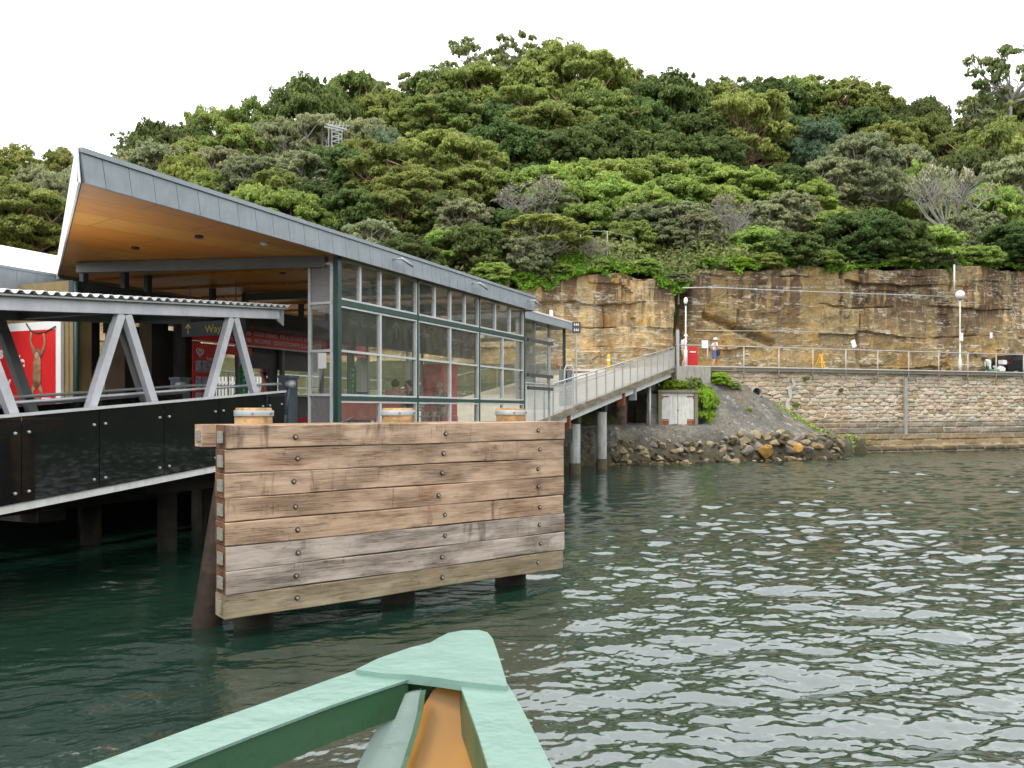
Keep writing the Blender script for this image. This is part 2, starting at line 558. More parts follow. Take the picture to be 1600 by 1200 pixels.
_zt_u = [-70, -40, -14, -11, -9, -7, -5, -3.4, -2.2, -1.4, .0, 1.2, 4, 8, 14, 22, 32, 90]
_zt_z = [8.0, 8.4, 9.0, 9.3, 9.9, 10.2, 10.35, 10.2, 9.5, 9.6, 10.7, 11.0, 11.1, 11.3, 11.7, 12.2, 12.6, 13]
def ztop(u):
    return np.interp(u, _zt_u, _zt_z)
_rp = [-500, 0, 90, 160, 200, 330, 450, 560, 690, 830, 960, 1100, 1280, 1370, 1440, 1500, 1600, 2000]
_ry = [300, 272, 272, 285, 262, 205, 175, 160, 132, 104, 140, 150, 155, 180, 215, 235, 235, 230]
def ground(u, v):
    """terrain height behind the cliff line; u, v in the shore frame with v measured from the cliff"""
    u = np.asarray(u, float); v = np.asarray(v, float)
    x, y = shore(u, v + CV)
    px = 800 + FPX * x / np.maximum(y, 5)
    ry = np.interp(px, _rp, _ry)
    xr, yr = shore(u, 58 + CV)
    zr = EYE + (640 - ry) / FPX * np.hypot(xr, yr) * .97 - 7.5
    zt = ztop(u)
    t = np.clip(v / 58, 0, 1) ** .88
    z = zt + (zr - zt) * t
    z = np.where(v > 58, zr - (v - 58) * .12, z)
    return z + (fbm(u * .12, v * .12, 5) - .5) * 2.2 * np.clip(v / 6, 0, 1)
def ray_ground(px, v):
    """world point of the terrain at distance v behind the cliff on the sight line of column px"""
    r = (px - 800) / FPX
    bx = W0[0] + (v + CV) * ND[0]; by = W0[1] + (v + CV) * ND[1]
    u = (r * by - bx) / (TD[0] - r * TD[1])
    x, y = shore(u, v + CV)
    return x, y, float(ground(u, v)), u

# ------------------------------------------------------------------ cliff
def cliff_mat():
    t = NT("stained_sandstone")
    o = t.co()
    x = t.xyz(o)[0]; z = t.xyz(o)[2]
    # big joint blocks, each with its own tone
    warp = t.n("ShaderNodeVectorMath", operation='ADD')
    nv = t.noise(t.co(scale=(.5, .5, .8)), 1.0, 4, .6, out='Color')
    sc_ = t.n("ShaderNodeVectorMath", operation='SCALE'); t.L(nv, sc_.inputs[0]); sc_.inputs['Scale'].default_value = .5
    t.L(t.co(scale=(.30, .3, .42)), warp.inputs[0]); t.L(sc_.outputs[0], warp.inputs[1])
    cell = t.n("ShaderNodeTexVoronoi"); cell.inputs['Scale'].default_value = 1.0; cell.distance = 'CHEBYCHEV'; t.L(warp.outputs[0], cell.inputs['Vector'])
    cid = t.n("ShaderNodeSeparateXYZ"); t.L(cell.outputs['Color'], cid.inputs[0])
    low = t.math('ADD', t.math('MULTIPLY', cid.outputs[0], .45), t.math('MULTIPLY', t.noise(t.co(scale=(.25, .3, .3)), 1.6, 5, .6), .55))
    olive = t.ramp(low, [(.2, (.21, .155, .075)), (.38, (.36, .26, .12)), (.5, (.27, .21, .12)), (.62, (.42, .30, .13)), (.8, (.48, .38, .23))])
    warm = t.ramp(low, [(.2, (.38, .26, .12)), (.38, (.56, .39, .19)), (.5, (.44, .34, .20)), (.62, (.62, .43, .19)), (.8, (.66, .56, .40))])
    xs = t.math('ADD', x, t.math('MULTIPLY', t.noise(t.co(scale=(.2, .2, .2)), 1.0, 3), 4.0))
    col = t.mix(t.ramp(t.math('MULTIPLY', t.math('ADD', xs, 16.0), .03), [(.42, 1.0), (.56, 0.0)]), olive, warm)
    # iron staining
    org = t.noise(t.co(scale=(.55, .5, .3)), 1.4, 6, .62)
    col = t.mix(t.ramp(org, [(.52, 0.0), (.63, .8)]), col, (.44, .25, .06))
    gry = t.noise(t.co(scale=(.4, .3, .4)), 1.7, 6, .68)
    col = t.mix(t.ramp(gry, [(.55, 0.0), (.62, .6)]), col, (.215, .19, .135))
    # sharp edged runs, strongest near the top
    hz = t.ramp(t.math('MULTIPLY', z, .1), [(.5, .18), (.8, .6), (.92, 1.0)])
    st = t.noise(t.co(scale=(.85, 1.0, .04)), 1.0, 6, .66, .05)
    col = t.mix(t.math('MULTIPLY', t.ramp(st, [(.475, 0.0), (.515, .9)]), hz), col, (.125, .08, .055))
    st2 = t.noise(t.co(scale=(1.9, 1.0, .06), rot=(0, 0, 0)), 1.7, 4, .6, .05)
    col = t.mix(t.math('MULTIPLY', t.ramp(st2, [(.56, 0.0), (.60, .75)]), hz), col, (.30, .165, .085))
    col = t.mix(t.math('MULTIPLY', t.ramp(st2, [(.33, .7), (.38, 0.0)]), hz), col, (.43, .39, .25))
    # pale broken edges along the beds
    bd = t.noise(t.co(scale=(.16, .2, 1.5)), 1.1, 7, .62, .5)
    ln = t.ramp(t.math('ABSOLUTE', t.math('SUBTRACT', bd, .5)), [(.0, 1.0), (.016, .65), (.045, 0.0)])
    br = t.ramp(t.noise(t.co(scale=(1.2, 1, 2.2)), 2.0, 7, .75), [(.47, 0.0), (.56, 1.0)])
    col = t.mix(t.math('MULTIPLY', ln, br), col, (.66, .60, .46))
    fl = t.noise(t.co(scale=(1.0, 1, 2.0)), 2.9, 9, .76, .9)
    col = t.mix(t.ramp(fl, [(.62, 0.0), (.66, .85)]), col, (.62, .56, .43))
    dk = t.noise(t.co(scale=(.8, 1, 2.4)), 2.3, 8, .75, .6)
    col = t.mix(t.ramp(dk, [(.33, .75), (.39, 0.0)]), col, (.10, .08, .05))
    g = t.noise(o, 6, 7, .72)
    col = t.mix(1.0, col, t.ramp(g, [(.3, .74), (.7, 1.22)]), 'MULTIPLY')
    t.base(col).rough(.92).spec(.15)
    h = t.math('ADD', t.math('ADD', g, t.math('MULTIPLY', fl, .9)), t.math('MULTIPLY', ln, .6))
    t.bump(h, .7, .07)
    return t.m
M['cliff'] = cliff_mat()

def build_cliff():
    us = np.arange(-62, 62, .13); nz = 120
    top = ztop(us) + (fbm(us * .5, us * 0, 3) - .5) * .8
    U = np.repeat(us[:, None], nz, 1)
    k = np.linspace(0, 1, nz)[None, :]
    kk = np.minimum(k / .92, 1)
    Z = 4.3 + (top[:, None] - 4.3) * kk
    bed = Z * .62 + fbm(U * .07, Z * .25, 11, 5) * 2.6
    layer = np.floor(bed)
    off = vnoise(layer * 3.1, np.floor(U * .14 + _hash(layer, layer, 4) * 3), 21) * .55      # ledges, broken into blocks
    fr = bed - layer
    notch = np.exp(-((fr - .02) / .03) ** 2) * .22 * np.clip((vnoise(U * .3, layer * 5.3, 8) - .62) * 6, 0, 1)
    vj = U * .22 + _hash(layer, layer * 0, 9) * 5
    notchv = np.exp(-((vj - np.round(vj)) / .012) ** 2) * .22 * (vnoise(np.round(vj) * 3, layer, 31) > .4)
    rough = (fbm(U * 1.1, Z * 1.3, 40, 5) - .5) * .36 + np.round(vnoise(np.floor(U * .45 + .6 * vnoise(U, Z, 2)), Z * .12, 46) * 3) * .13 + (fbm(U * .2, Z * .15, 50, 3) - .5) * 1.3
    V = CV - off - rough + notch + notchv + .45
    # two deep clefts where the face is cut for drains
    V += 1.7 * np.exp(-((U + 1.15) / .55) ** 4) * np.clip((10.3 - Z), 0, 1)
    V += .35 * np.exp(-((U - 11.9) / .12) ** 2)
    # diagonal overhang right of the cleft
    dg = (Z - 8.2) + (U - 1.0) * .33
    V += .5 * np.exp(-((dg + .25) / .22) ** 2) * (U > .4) * (U < 5.5)
    V += np.where(k > .92, (k - .92) / .08 * 1.8, 0)
    Z = Z + np.where(k > .92, (k - .92) * 4.0, 0)
    co = np.stack([U, V, Z], -1).reshape(-1, 3)
    o = mesh_np("cliff", co, grid_faces(len(us), nz), M['cliff'], smooth=False)
    o.location = (W0[0], W0[1], 0); o.rotation_euler = (0, 0, WALL_RZ)
    setp(o, kind='structure')
build_cliff()

# ------------------------------------------------------------------ hill
def hill_mat():
    t = NT("hill_soil_and_litter")
    v = t.co(kind='Object')
    col = t.ramp(t.noise(v, .35, 6, .65), [(.3, (.035, .04, .016)), (.5, (.07, .075, .03)), (.7, (.11, .10, .055))])
    col = t.mix(t.ramp(t.noise(v, 2.3, 5, .7), [(.55, 0.0), (.7, .7)]), col, (.16, .13, .085))
    t.base(col).rough(.95).spec(.1)
    t.bump(t.noise(v, 3, 6, .7), .8, .2)
    return t.m
us = np.arange(-75, 95, 1.0); vs = np.concatenate([[2.4, .9, 1.2], np.arange(1.5, 60, 1.0), np.arange(60, 200, 6.0)])
U_, V_ = np.meshgrid(us, vs, indexing='ij')
Zg = ground(U_, V_)
Zg[:, 0] = 3.0
hill = mesh_np("hill", np.stack([U_, V_ + CV, Zg], -1).reshape(-1, 3), grid_faces(len(us), len(vs)), hill_mat(), smooth=True)
hill.location = (W0[0], W0[1], 0); hill.rotation_euler = (0, 0, WALL_RZ)
setp(hill, kind='structure')

# ------------------------------------------------------------------ road above the sea wall and the forecourt
def asphalt():
    t = NT("worn_asphalt")
    v = t.co()
    c = t.ramp(t.noise(v, .8, 6, .65), [(.3, (.10, .095, .085)), (.7, (.17, .16, .14))])
    t.base(c).rough(.9).spec(.2)
    t.bump(t.noise(v, 40, 3), .4, .01)
    return t.m
M['asphalt'] = asphalt()
M['pale_conc'] = simple("pale_concrete_paving", (.40, .35, .28), .85, var=.14, scale=1.2, bump=.2)
b = MB(); b.box(-4.9, 62, .36, CV + 1.2, ROADZ - .5, ROADZ)
o = b.build("shore_road", M['asphalt']); o.location = (W0[0], W0[1], 0); o.rotation_euler = (0, 0, WALL_RZ); setp(o, kind='structure')

# ------------------------------------------------------------------ rubble sea wall
def masonry_mat():
    t = NT("old_rubble_masonry")
    a = t.attr('rnd').outputs['Fac']; j = t.attr('joint').outputs['Fac']
    v = t.co()
    z = t.xyz(v)[2]
    col = t.ramp(a, [(0, (.40, .26, .12)), (.15, (.52, .39, .26)), (.32, (.40, .33, .22)), (.5, (.58, .46, .33)), (.66, (.54, .36, .25)), (.85, (.62, .54, .41)), (1, (.26, .22, .16))], 'LINEAR')
    n1 = t.noise(v, 3.4, 6, .7)
    col = t.mix(1.0, col, t.ramp(n1, [(.3, .7), (.7, 1.22)]), 'MULTIPLY')
    wash = t.noise(t.co(scale=(.35, 1, .5)), 1.6, 5, .65)
    col = t.mix(t.ramp(wash, [(.52, 0.0), (.68, .5)]), col, (.56, .50, .40))
    ston = t.noise(t.co(scale=(.5, 1, .25)), 1.2, 5, .6)
    col = t.mix(t.ramp(ston, [(.55, 0.0), (.68, .6)]), col, (.34, .2, .11))
    col = t.mix(t.math('MULTIPLY', j, .85), col, (.60, .56, .47))
    crk = t.math('MULTIPLY', t.ramp(t.noise(v, 8, 5, .75), [(.5, 0.0), (.58, 1.0)]), j)
    col = t.mix(crk, col, (.09, .075, .055))
    # tide: dark weed below, damp band above
    zz = t.math('ADD', z, t.math('MULTIPLY', t.math('SUBTRACT', t.noise(t.co(scale=(.6, 1, 1)), 1.2, 5), .5), .7))
    col = t.mix(t.ramp(zz, [(.0, .85), (.9, .75), (1.0, 0.0)]) if False else t.math('MULTIPLY', t.ramp(t.math('MULTIPLY', zz, .2), [(.0, 1.0), (.055, .95), (.09, .72), (.2, .68), (.24, .0)]), t.math('SUBTRACT', 1.0, t.math('MULTIPLY', j, .45))), col, t.ramp(t.math('MULTIPLY', zz, .2), [(.05, (.075, .06, .035)), (.08, (.21, .14, .045)), (.2, (.20, .145, .06))]))
    gr = t.noise(t.co(scale=(.5, 1, 2.2)), 1.3, 5, .7)
    band = t.math('MULTIPLY', t.ramp(t.math('MULTIPLY', zz, .2), [(.17, 0.0), (.21, .85), (.32, .75), (.40, 0.0)]), t.math('SUBTRACT', 1.0, t.math('MULTIPLY', j, .7)))
    col = t.mix(t.math('MULTIPLY', band, t.ramp(gr, [(.3, .3), (.55, 1.0)])), col, (.14, .125, .10))
    t.base(col).rough(.93).spec(.15)
    t.bump(t.noise(v, 14, 6, .7), .8, .05)
    return t.m
M['masonry'] = masonry_mat()

def build_wall():
    du, dz = .055, .04
    us = np.arange(-5.4, 44, du); zs = np.arange(-.6, 4.5, dz)
    rng = np.random.RandomState(3)
    U, Z = np.meshgrid(us, zs, indexing='ij')
    zc = -.6; rows = []
    while zc < 4.6:
        h = rng.uniform(.28, .36) if zc < 1.75 else rng.uniform(.13, .40)
        rows.append((zc, zc + h)); zc += h
    edges = np.array([r[0] for r in rows] + [rows[-1][1]])
    # ragged coursing: the course lines wander above the squared footings
    Zw = Z + (fbm(U * .8, Z * .3, 61, 4) - .5) * .34 * np.clip((Z - 1.7) / .8, 0, 1)
    ri = np.clip(np.searchsorted(edges, Zw, 'right') - 1, 0, len(rows) - 1)
    dzj = np.minimum(Zw - edges[ri], edges[ri + 1] - Zw)
    bid = np.zeros(U.shape); duj = np.full(U.shape, 9.0)
    for r in range(len(rows)):
        x = -6 + rng.uniform(0, .5); bx = [x]
        while x < 45:
            x += rng.uniform(.6, 1.15) if rows[r][0] < 1.75 else rng.choice([rng.uniform(.25, .5), rng.uniform(.45, 1.1)])
            bx.append(x)
        bx = np.array(bx)
        m = ri == r
        uu = U[m] + (vnoise(U[m] * 2, Z[m] * 3, 70 + r) - .5) * .12
        k = np.clip(np.searchsorted(bx, uu, 'right') - 1, 0, len(bx) - 2)
        bid[m] = _hash(k, np.full(k.shape, r), 5)
        duj[m] = np.minimum(uu - bx[k], bx[k + 1] - uu)
    # above the squared footings: random rubble, stones of every size
    cw, ch = .72, .215
    gu, gz_ = U / cw, Z / ch
    f1 = np.full(U.shape, 9.0); f2 = np.full(U.shape, 9.0); rid = np.zeros(U.shape)
    for di in (-1, 0, 1):
        for dk in (-1, 0, 1):
            ci = np.floor(gu) + di; ck = np.floor(gz_) + dk
            jx = ci + .5 * (ck % 2) + .2 + .6 * _hash(ci, ck, 301); jz = ck + .25 + .5 * _hash(ci, ck, 302)
            ax = np.abs(gu - jx); az = np.abs(gz_ - jz)
            d_ = (ax ** 5 + az ** 5) ** (1 / 5) + .06 * (vnoise(U * 5, Z * 5, 303) - .5)
            nw = d_ < f1
            f2 = np.where(nw, f1, np.minimum(f2, d_)); rid = np.where(nw, _hash(ci, ck, 304), rid); f1 = np.where(nw, d_, f1)
    up_ = Z > 1.75 + .25 * (vnoise(U * .5, U * 0, 305) - .5)
    bid = np.where(up_, rid, bid)
    dj = np.where(up_, (f2 - f1) * .16, np.minimum(dzj, duj))
    rnd2 = (bid * 7.3) % 1
    V = -(.02 + rnd2 * .07) + .07 * np.exp(-(dj / .028) ** 2) + (fbm(U * 3, Z * 3, 80, 4) - .5) * .09 - .45 / (1 + np.exp((Z - .30 - .2 * (fbm(U * .8, Z * 0, 66, 3) - .5)) / .03)) - .04 * (Z < 1.8)
    V = V + (Z - 2) * .05                                # slight batter
    joint = np.exp(-(dj / .03) ** 2)
    cap = Z > 4.42
    V = np.where(cap, -.06, V); joint = np.where(cap, 0, joint)
    co = np.stack([U, V, Z], -1).reshape(-1, 3)
    fr = bid[:-1, :-1].ravel()
    b = MB(); root = empty("sea_wall", (W0[0], W0[1], 0), WALL_RZ, "long rubble sandstone sea wall rising from the water under the railing", "wall")
    mesh_np("wall_face", co, grid_faces(len(us), len(zs)), M['masonry'], root, False, {'rnd': ('FACE', fr), 'joint': ('POINT', joint.ravel())})
    b = MB()
    x = -1.6
    while x < 43:
        w = random.uniform(1.6, 2.6)
        b.box(x, x + w - .012, -.09 - random.random() * .02, .36, 4.46, ROADZ + .012)
        x += w
    b.box(-1.6, 43, .22, .34, 4.0, 4.455)
    b.build("coping", M['coping'], root, bevel=.015)
    # drain channel fixed to the wall face
    b = MB(); ux = 13.0
    b.box(9.55, 9.75, -.2, -.06, .95, 4.2)
    b.build("drain_channel", M['concrete'], root, bevel=.01)
    # mortar repair running down the joint
    b = MB()
    pts = [(1.95, 4.1), (2.1, 3.75), (1.75, 3.5), (1.85, 3.1), (1.6, 2.75), (1.65, 2.4), (1.35, 2.0), (1.15, 1.4), (1.0, .9)]
    for (a0, z0), (a1, z1) in zip(pts, pts[1:]):
        w = random.uniform(.05, .13)
        b.prism([(a0 - w, -.02, z0), (a0 + w, -.02, z0), (a1 + w * .8, -.05 + (z1 - 2) * .05, z1), (a1 - w, -.05 + (z1 - 2) * .05, z1)], (0, -.075, 0))
    b.build("mortar_patch", simple("pale_mortar", (.52, .49, .43), .9, bump=.5, var=.2), root)
M['coping'] = weathered("stone_coping", (.30, .27, .22), (.13, .11, .09), .9, 0, .7)
build_wall()

# ------------------------------------------------------------------ rocky bank at the foot of the wall
def wtop(u):
    return np.interp(u, [-14, -3.4, -.8, 0.2, 1.2, 3.4, 4.3, 5.2], [3.9, 4.0, 3.6, 3.1, 2.6, 1.0, .35, -.8])
def bank_z(u, v):
    """v negative towards the water"""
    wt = wtop(u)
    d = -v                                             # distance out from the wall
    edge = np.interp(u, [-14, -6, -3, 1, 3.5, 5], [5.2, 4.9, 4.6, 4.2, 3.0, 1.2])
    t = np.clip(d / edge, 0, 1.6)
    prof = np.interp(t, [0, .25, .72, .86, .93, 1.0, 1.1, 1.6], [1.0, .80, .38, .30, .22, -.02, -.3, -1.2])
    z = np.where(prof > .3, .9 + (wt - .9) * (prof - .3) / .7, prof / .3 * .9)
    low = np.interp(t, [0, .72, .86, .95, 1.0, 1.1, 1.6], [1.75, 1.5, .95, .35, -.05, -.3, -1.2])
    w = np.clip((u + 4.5) / .8, 0, 1); w = w * w * (3 - 2 * w)
    z = low * (1 - w) + z * w
    lump = (v > -.95) & (u < -4.2) & (u > -7.4)
    return np.where(lump, np.maximum(z, 3.2), z)
def bank_mat():
    t = NT("rough_shotcrete_bank")
    v = t.co()
    z = t.xyz(v)[2]
    c = t.ramp(t.noise(v, 1.1, 6, .65), [(.3, (.10, .095, .08)), (.5, (.17, .16, .14)), (.7, (.25, .23, .19))])
    ck = t.voro(t.co(scale=(1, 1, 1.6)), 3.0, 'DISTANCE_TO_EDGE')
    c = t.mix(t.ramp(ck, [(.0, .6), (.05, 0.0)]), c, (.07, .065, .05))
    c = t.mix(t.ramp(t.noise(v, 2.8, 7, .8), [(.56, 0.0), (.62, .85)]), c, (.46, .44, .39))
    c = t.mix(t.ramp(t.noise(v, 4.5, 6, .75), [(.36, .8), (.44, 0.0)]), c, (.05, .045, .035))
    c = t.mix(t.ramp(t.noise(v, .9, 4, .6), [(.55, 0.0), (.7, .6)]), c, (.22, .15, .07))
    c = t.mix(t.ramp(t.math('MULTIPLY', z, .5), [(.1, .85), (.42, .5), (.62, 0.0)]), c, (.07, .06, .03))
    t.base(c).rough(.95).spec(.15)
    t.bump(t.noise(v, 6, 7, .75), 1.0, .12)
    return t.m
us = np.arange(-16, 6, .09); vs = np.arange(-7.5, .2, .07)
U_, V_ = np.meshgrid(us, vs, indexing='ij')
Zb = bank_z(U_, V_)
rk = np.clip((-V_ - 2.0) / 2.0, .25, 1)
Zb = Zb + (fbm(U_ * 1.2, V_ * 1.2, 90, 5) - .5) * .6 * rk + (fbm(U_ * 3.4, V_ * 3.4, 95, 4) - .5) * .34 * rk
bank = mesh_np("shore_bank", np.stack([U_, V_, Zb], -1).reshape(-1, 3), grid_faces(len(us), len(vs)), bank_mat(), smooth=False)
bank.location = (W0[0], W0[1], 0); bank.rotation_euler = (0, 0, WALL_RZ)
setp(bank, kind='structure')
def bank_at(x, y):
    d = np.array([x, y]) - W0
    return float(bank_z(np.array(d @ TD), np.array(d @ ND)))

# boulders -----------------------------------------------------------------
def rock_mat(name, cols):
    t = NT(name)
    v = t.co(jitter=True)
    c = t.ramp(t.rand(), [(i / max(1, len(cols) - 1), q) for i, q in enumerate(cols)])
    c = t.mix(1.0, c, t.ramp(t.noise(v, 2.2, 6, .7), [(.3, .6), (.7, 1.3)]), 'MULTIPLY')
    c = t.mix(t.ramp(t.noise(v, 1.3, 5, .6), [(.55, 0.0), (.68, .6)]), c, (.06, .05, .03))
    t.base(c).rough(.92).spec(.2)
    t.bump(t.noise(v, 7, 6, .75), 1.0, .06)
    return t.m
rm = {'tan': rock_mat("tan_boulder_stone", [(.34, .26, .15), (.28, .22, .13), (.42, .35, .22), (.27, .19, .09)]),
      'grey': rock_mat("grey_boulder_stone", [(.20, .18, .14), (.28, .25, .2), (.14, .12, .095)]),
      'dark': rock_mat("wet_dark_boulder_stone", [(.05, .042, .03), (.09, .07, .04), (.12, .08, .04)]),
      'orange': rock_mat("orange_boulder_stone", [(.46, .25, .07), (.42, .22, .06)])}
def rock_mesh(seed, mat):
    rng = random.Random(seed)
    bm = bmesh.new()
    bmesh.ops.create_icosphere(bm, subdivisions=3, radius=1.0)
    planes = [(Vector((rng.gauss(0, 1), rng.gauss(0, 1), rng.gauss(0, 1))).normalized(), rng.uniform(.45, .8)) for _ in range(9)]
    for vtx in bm.verts:
        p = vtx.co.normalized()
        for n, d in planes:
            k = p.dot(n)
            if k > d: p = p - n * (k - d)
        vtx.co = p * (1 + .05 * math.sin(p.x * 9 + seed) * math.cos(p.y * 8))
    me = bpy.data.meshes.new("boulder"); bm.to_mesh(me); bm.free()
    me.materials.append(mat)
    return me
rockm = {k: [rock_mesh(i * 7 + j, m) for i in range(4)] for j, (k, m) in enumerate(rm.items())}
ROCKLAB = {'tan': "angular tan sandstone boulder in the tumbled pile along the waterline",
           'grey': "dull grey boulder in the tumbled rock bank along the waterline",
           'dark': "wet near-black boulder at the foot of the bank, washed by the water",
           'orange': None}
rng = random.Random(11)
def add_rock(kind, x, y, z, s, sx=1, sy=1, sz=.7, label=None):
    o = bpy.data.objects.new("boulder", rng.choice(rockm[kind])); COL.objects.link(o)
    o.location = (x, y, z); o.scale = (s * sx, s * sy, s * sz)
    o.rotation_euler = (rng.uniform(-.5, .5), rng.uniform(-.5, .5), rng.uniform(0, 6.28))
    setp(o, label or ROCKLAB[kind], "boulder", "boulders tumbled along the waterline")
    return o
for i in range(285):
    px = rng.uniform(955, 1318)
    k = rng.random()
    v = -rng.uniform(2.6, 5.3)
    r = (px - 800) / FPX
    bx = W0[0] + v * ND[0]; by = W0[1] + v * ND[1]
    u = (r * by - bx) / (TD[0] - r * TD[1])
    e = float(np.interp(u, [-14, -6, -3, 1, 3.5, 5], [5.2, 4.9, 4.6, 4.2, 3.0, 1.2]))
    if px > 1145:
        v = -e * rng.uniform(.74, 1.14); s = rng.choice([rng.uniform(.13, .25), rng.uniform(.15, .28), rng.uniform(.28, .42)])
    else:
        v = -e * rng.uniform(.86, 1.12); s = rng.uniform(.10, .28)
    bx = W0[0] + v * ND[0]; by = W0[1] + v * ND[1]
    u = (r * by - bx) / (TD[0] - r * TD[1])
    x, y = shore(u, v)
    z = float(bank_z(np.array(u), np.array(v)))
    z = max(z, -.12) + s * .25
    kind = 'dark' if (z < .34 and rng.random() < .6) or rng.random() < .1 else rng.choice(['tan', 'tan', 'grey'])
    add_rock(kind, x, y, z, s, rng.uniform(.9, 1.5), rng.uniform(.8, 1.1), rng.uniform(.55, .85))
x, y = shore(-3.15, -4.75)
add_rock('orange', x, y, .4, .5, 1.1, .9, .75, "largest orange-brown rounded boulder at the front of the rock pile")
x, y = shore(-1.1, -4.4)
add_rock('orange', x, y, .55, .34, 1.3, .8, .7, "smaller orange-brown boulder right of the largest orange one")

# ------------------------------------------------------------------ water
def build_water():
    rng = np.random.RandomState(12)
    # radial distances fine near, coarser far
    ds = [2.2]
    while ds[-1] < 78:
        d = ds[-1]; ds.append(d + min(max(d * d / 4200, .014), .13))
    ds = np.array(ds); th = np.linspace(-1.12, 1.12, 1650)
    D, T = np.meshgrid(ds, th, indexing='ij')
    X = D * np.sin(T); Y = D * np.cos(T)
    Z = np.zeros_like(X); DX = np.zeros_like(X); DY = np.zeros_like(X)
    N = 140
    lam = np.exp(rng.uniform(math.log(.07), math.log(1.45), N))
    ang = math.pi / 2 * -1 + .35 + rng.normal(0, .5, N)        # chop runs up to the bow
    k = 2 * math.pi / lam
    amp = lam ** .98
    slope = np.sqrt(np.sum((amp * k) ** 2) / 2)
    amp = amp * (.19 / slope)
    gust = .45 + .95 * fbm(X * .16 + 3, Y * .30, 77, 3)
    lee = 1 - .62 / (1 + np.exp((X - (.3 + (Y - 9.75) * .28)) / .5))
    for i in range(N):
        ph = k[i] * (X * math.cos(ang[i]) + Y * math.sin(ang[i])) + rng.uniform(0, 6.28)
        fade = np.clip((lam[i] / (2.6 * np.gradient(ds))[:, None]), 0, 1) if lam[i] < .5 else 1
        a = amp[i] * fade
        Z += a * np.sin(ph)
        DX -= a * math.cos(ang[i]) * np.cos(ph) * .7; DY -= a * math.sin(ang[i]) * np.cos(ph) * .7
    g = gust * lee
    co = np.stack([X + DX * g, Y + DY * g, Z * g], -1).reshape(-1, 3)
    F = grid_faces(len(ds), len(th))
    # wide flat apron so that the water goes on outside the waves
    n0 = len(co)
    ap = np.array([(-400, -400, -.3), (400, -400, -.3), (400, 400, -.3), (-400, 400, -.3)], float)
    co = np.vstack([co, ap]); F = np.vstack([F, [[n0, n0 + 1, n0 + 2, n0 + 3]]])
    t = NT("harbour_water")
    v = t.co()
    dep = t.noise(v, .12, 3, .5)
    t.base(t.ramp(dep, [(.35, (.006, .022, .016)), (.65, (.015, .038, .022))])).rough(.012).spec(.5)
    t.b.inputs['IOR'].default_value = 2.5
    a = t.noise(t.co(scale=(1, 1.5, 1)), 14, 4, .6, .6)
    c = t.noise(t.co(scale=(1, 1.3, 1)), 3.1, 3, .5, .4)
    t.bump(t.math('ADD', t.math('MULTIPLY', a, .5), c), .22, .022)
    o = mesh_np("water", co, F, t.m, smooth=True)
    setp(o, kind='structure')
build_water()

# ------------------------------------------------------------------ wooded headland across the bay, off to the right
ys = np.arange(-260, 150, 3.0); ks = np.arange(0, 60, 3.0)
Y_, K_ = np.meshgrid(ys, ks, indexing='ij')
Zh = np.clip(K_ / 22, 0, 1) ** .6 * (22 + 9 * fbm(Y_ * .02, K_ * .03, 200, 3)) + (fbm(Y_ * .3, K_ * .3, 210, 3) - .5) * 5
Zh[:, 0] = -.5
hm = NT("distant_woodland"); hm.base(hm.ramp(hm.noise(hm.co(), .3, 6, .7), [(.3, (.02, .03, .012)), (.7, (.07, .085, .035))])).rough(.95)
fs = mesh_np("far_headland", np.stack([118 + K_ + 6 * fbm(Y_ * .05, K_ * 0, 5), Y_, Zh], -1).reshape(-1, 3), grid_faces(len(ys), len(ks)), hm.m)
setp(fs, kind='structure')
# ------------------------------------------------------------------ foliage
def leaf_mat(name, cols, trans=.45, hue=.02):
    t = NT(name)
    a = t.attr('rnd').outputs['Fac']
    cl = t.attr('clump').outputs['Fac']
    c = t.ramp(a, [(i / (len(cols) - 1), q) for i, q in enumerate(cols)])
    c = t.mix(1.0, c, t.ramp(cl, [(0, (.70, .76, .70)), (1, (1.3, 1.25, 1.05))]), 'MULTIPLY')
    hsn = t.n("ShaderNodeHueSaturation")
    t.L(t.math('ADD', t.math('MULTIPLY', t.rand(), hue * 2), .5 - hue), hsn.inputs['Hue'])
    rr = t.n("ShaderNodeObjectInfo").outputs['Random']
    fr = t.math('FRACT', t.math('MULTIPLY', rr, 7.13))
    t.L(t.math('ADD', t.math('MULTIPLY', fr, .5), 1.0), hsn.inputs['Value'])
    t.L(c, hsn.inputs['Color'])
    c = hsn.outputs[0]
    t.base(c).rough(.6).spec(.25)
    tr = t.n("ShaderNodeBsdfTranslucent"); t.L(c, tr.inputs[0])
    mx = t.n("ShaderNodeMixShader"); mx.inputs[0].default_value = trans
    t.L(t.b.outputs[0], mx.inputs[1]); t.L(tr.outputs[0], mx.inputs[2]); t.L(mx.outputs[0], t.out.inputs[0])
    return t.m
LM = {
 'broad': leaf_mat("olive_green_leaves", [(.12, .15, .045), (.22, .26, .075), (.35, .39, .13)]),
 'dark': leaf_mat("dark_green_leaves", [(.055, .085, .03), (.11, .155, .05), (.19, .24, .08)]),
 'grey': leaf_mat("grey_green_leaves", [(.15, .165, .09), (.24, .26, .15), (.38, .40, .26)]),
 'teal': leaf_mat("blue_green_leaves", [(.09, .135, .08), (.15, .21, .13), (.26, .33, .22)]),
 'euc': leaf_mat("pale_gum_leaves", [(.13, .155, .06), (.20, .235, .095), (.29, .32, .15)]),
 'bush': leaf_mat("fresh_green_leaves", [(.15, .20, .05), (.26, .33, .085), (.40, .47, .14)]),
 'lime': leaf_mat("bright_creeper_leaves", [(.11, .20, .02), (.20, .33, .03), (.30, .44, .06)]),
 'dry': leaf_mat("dry_twig_leaves", [(.16, .15, .10), (.22, .21, .15), (.29, .275, .20)], .05),
}
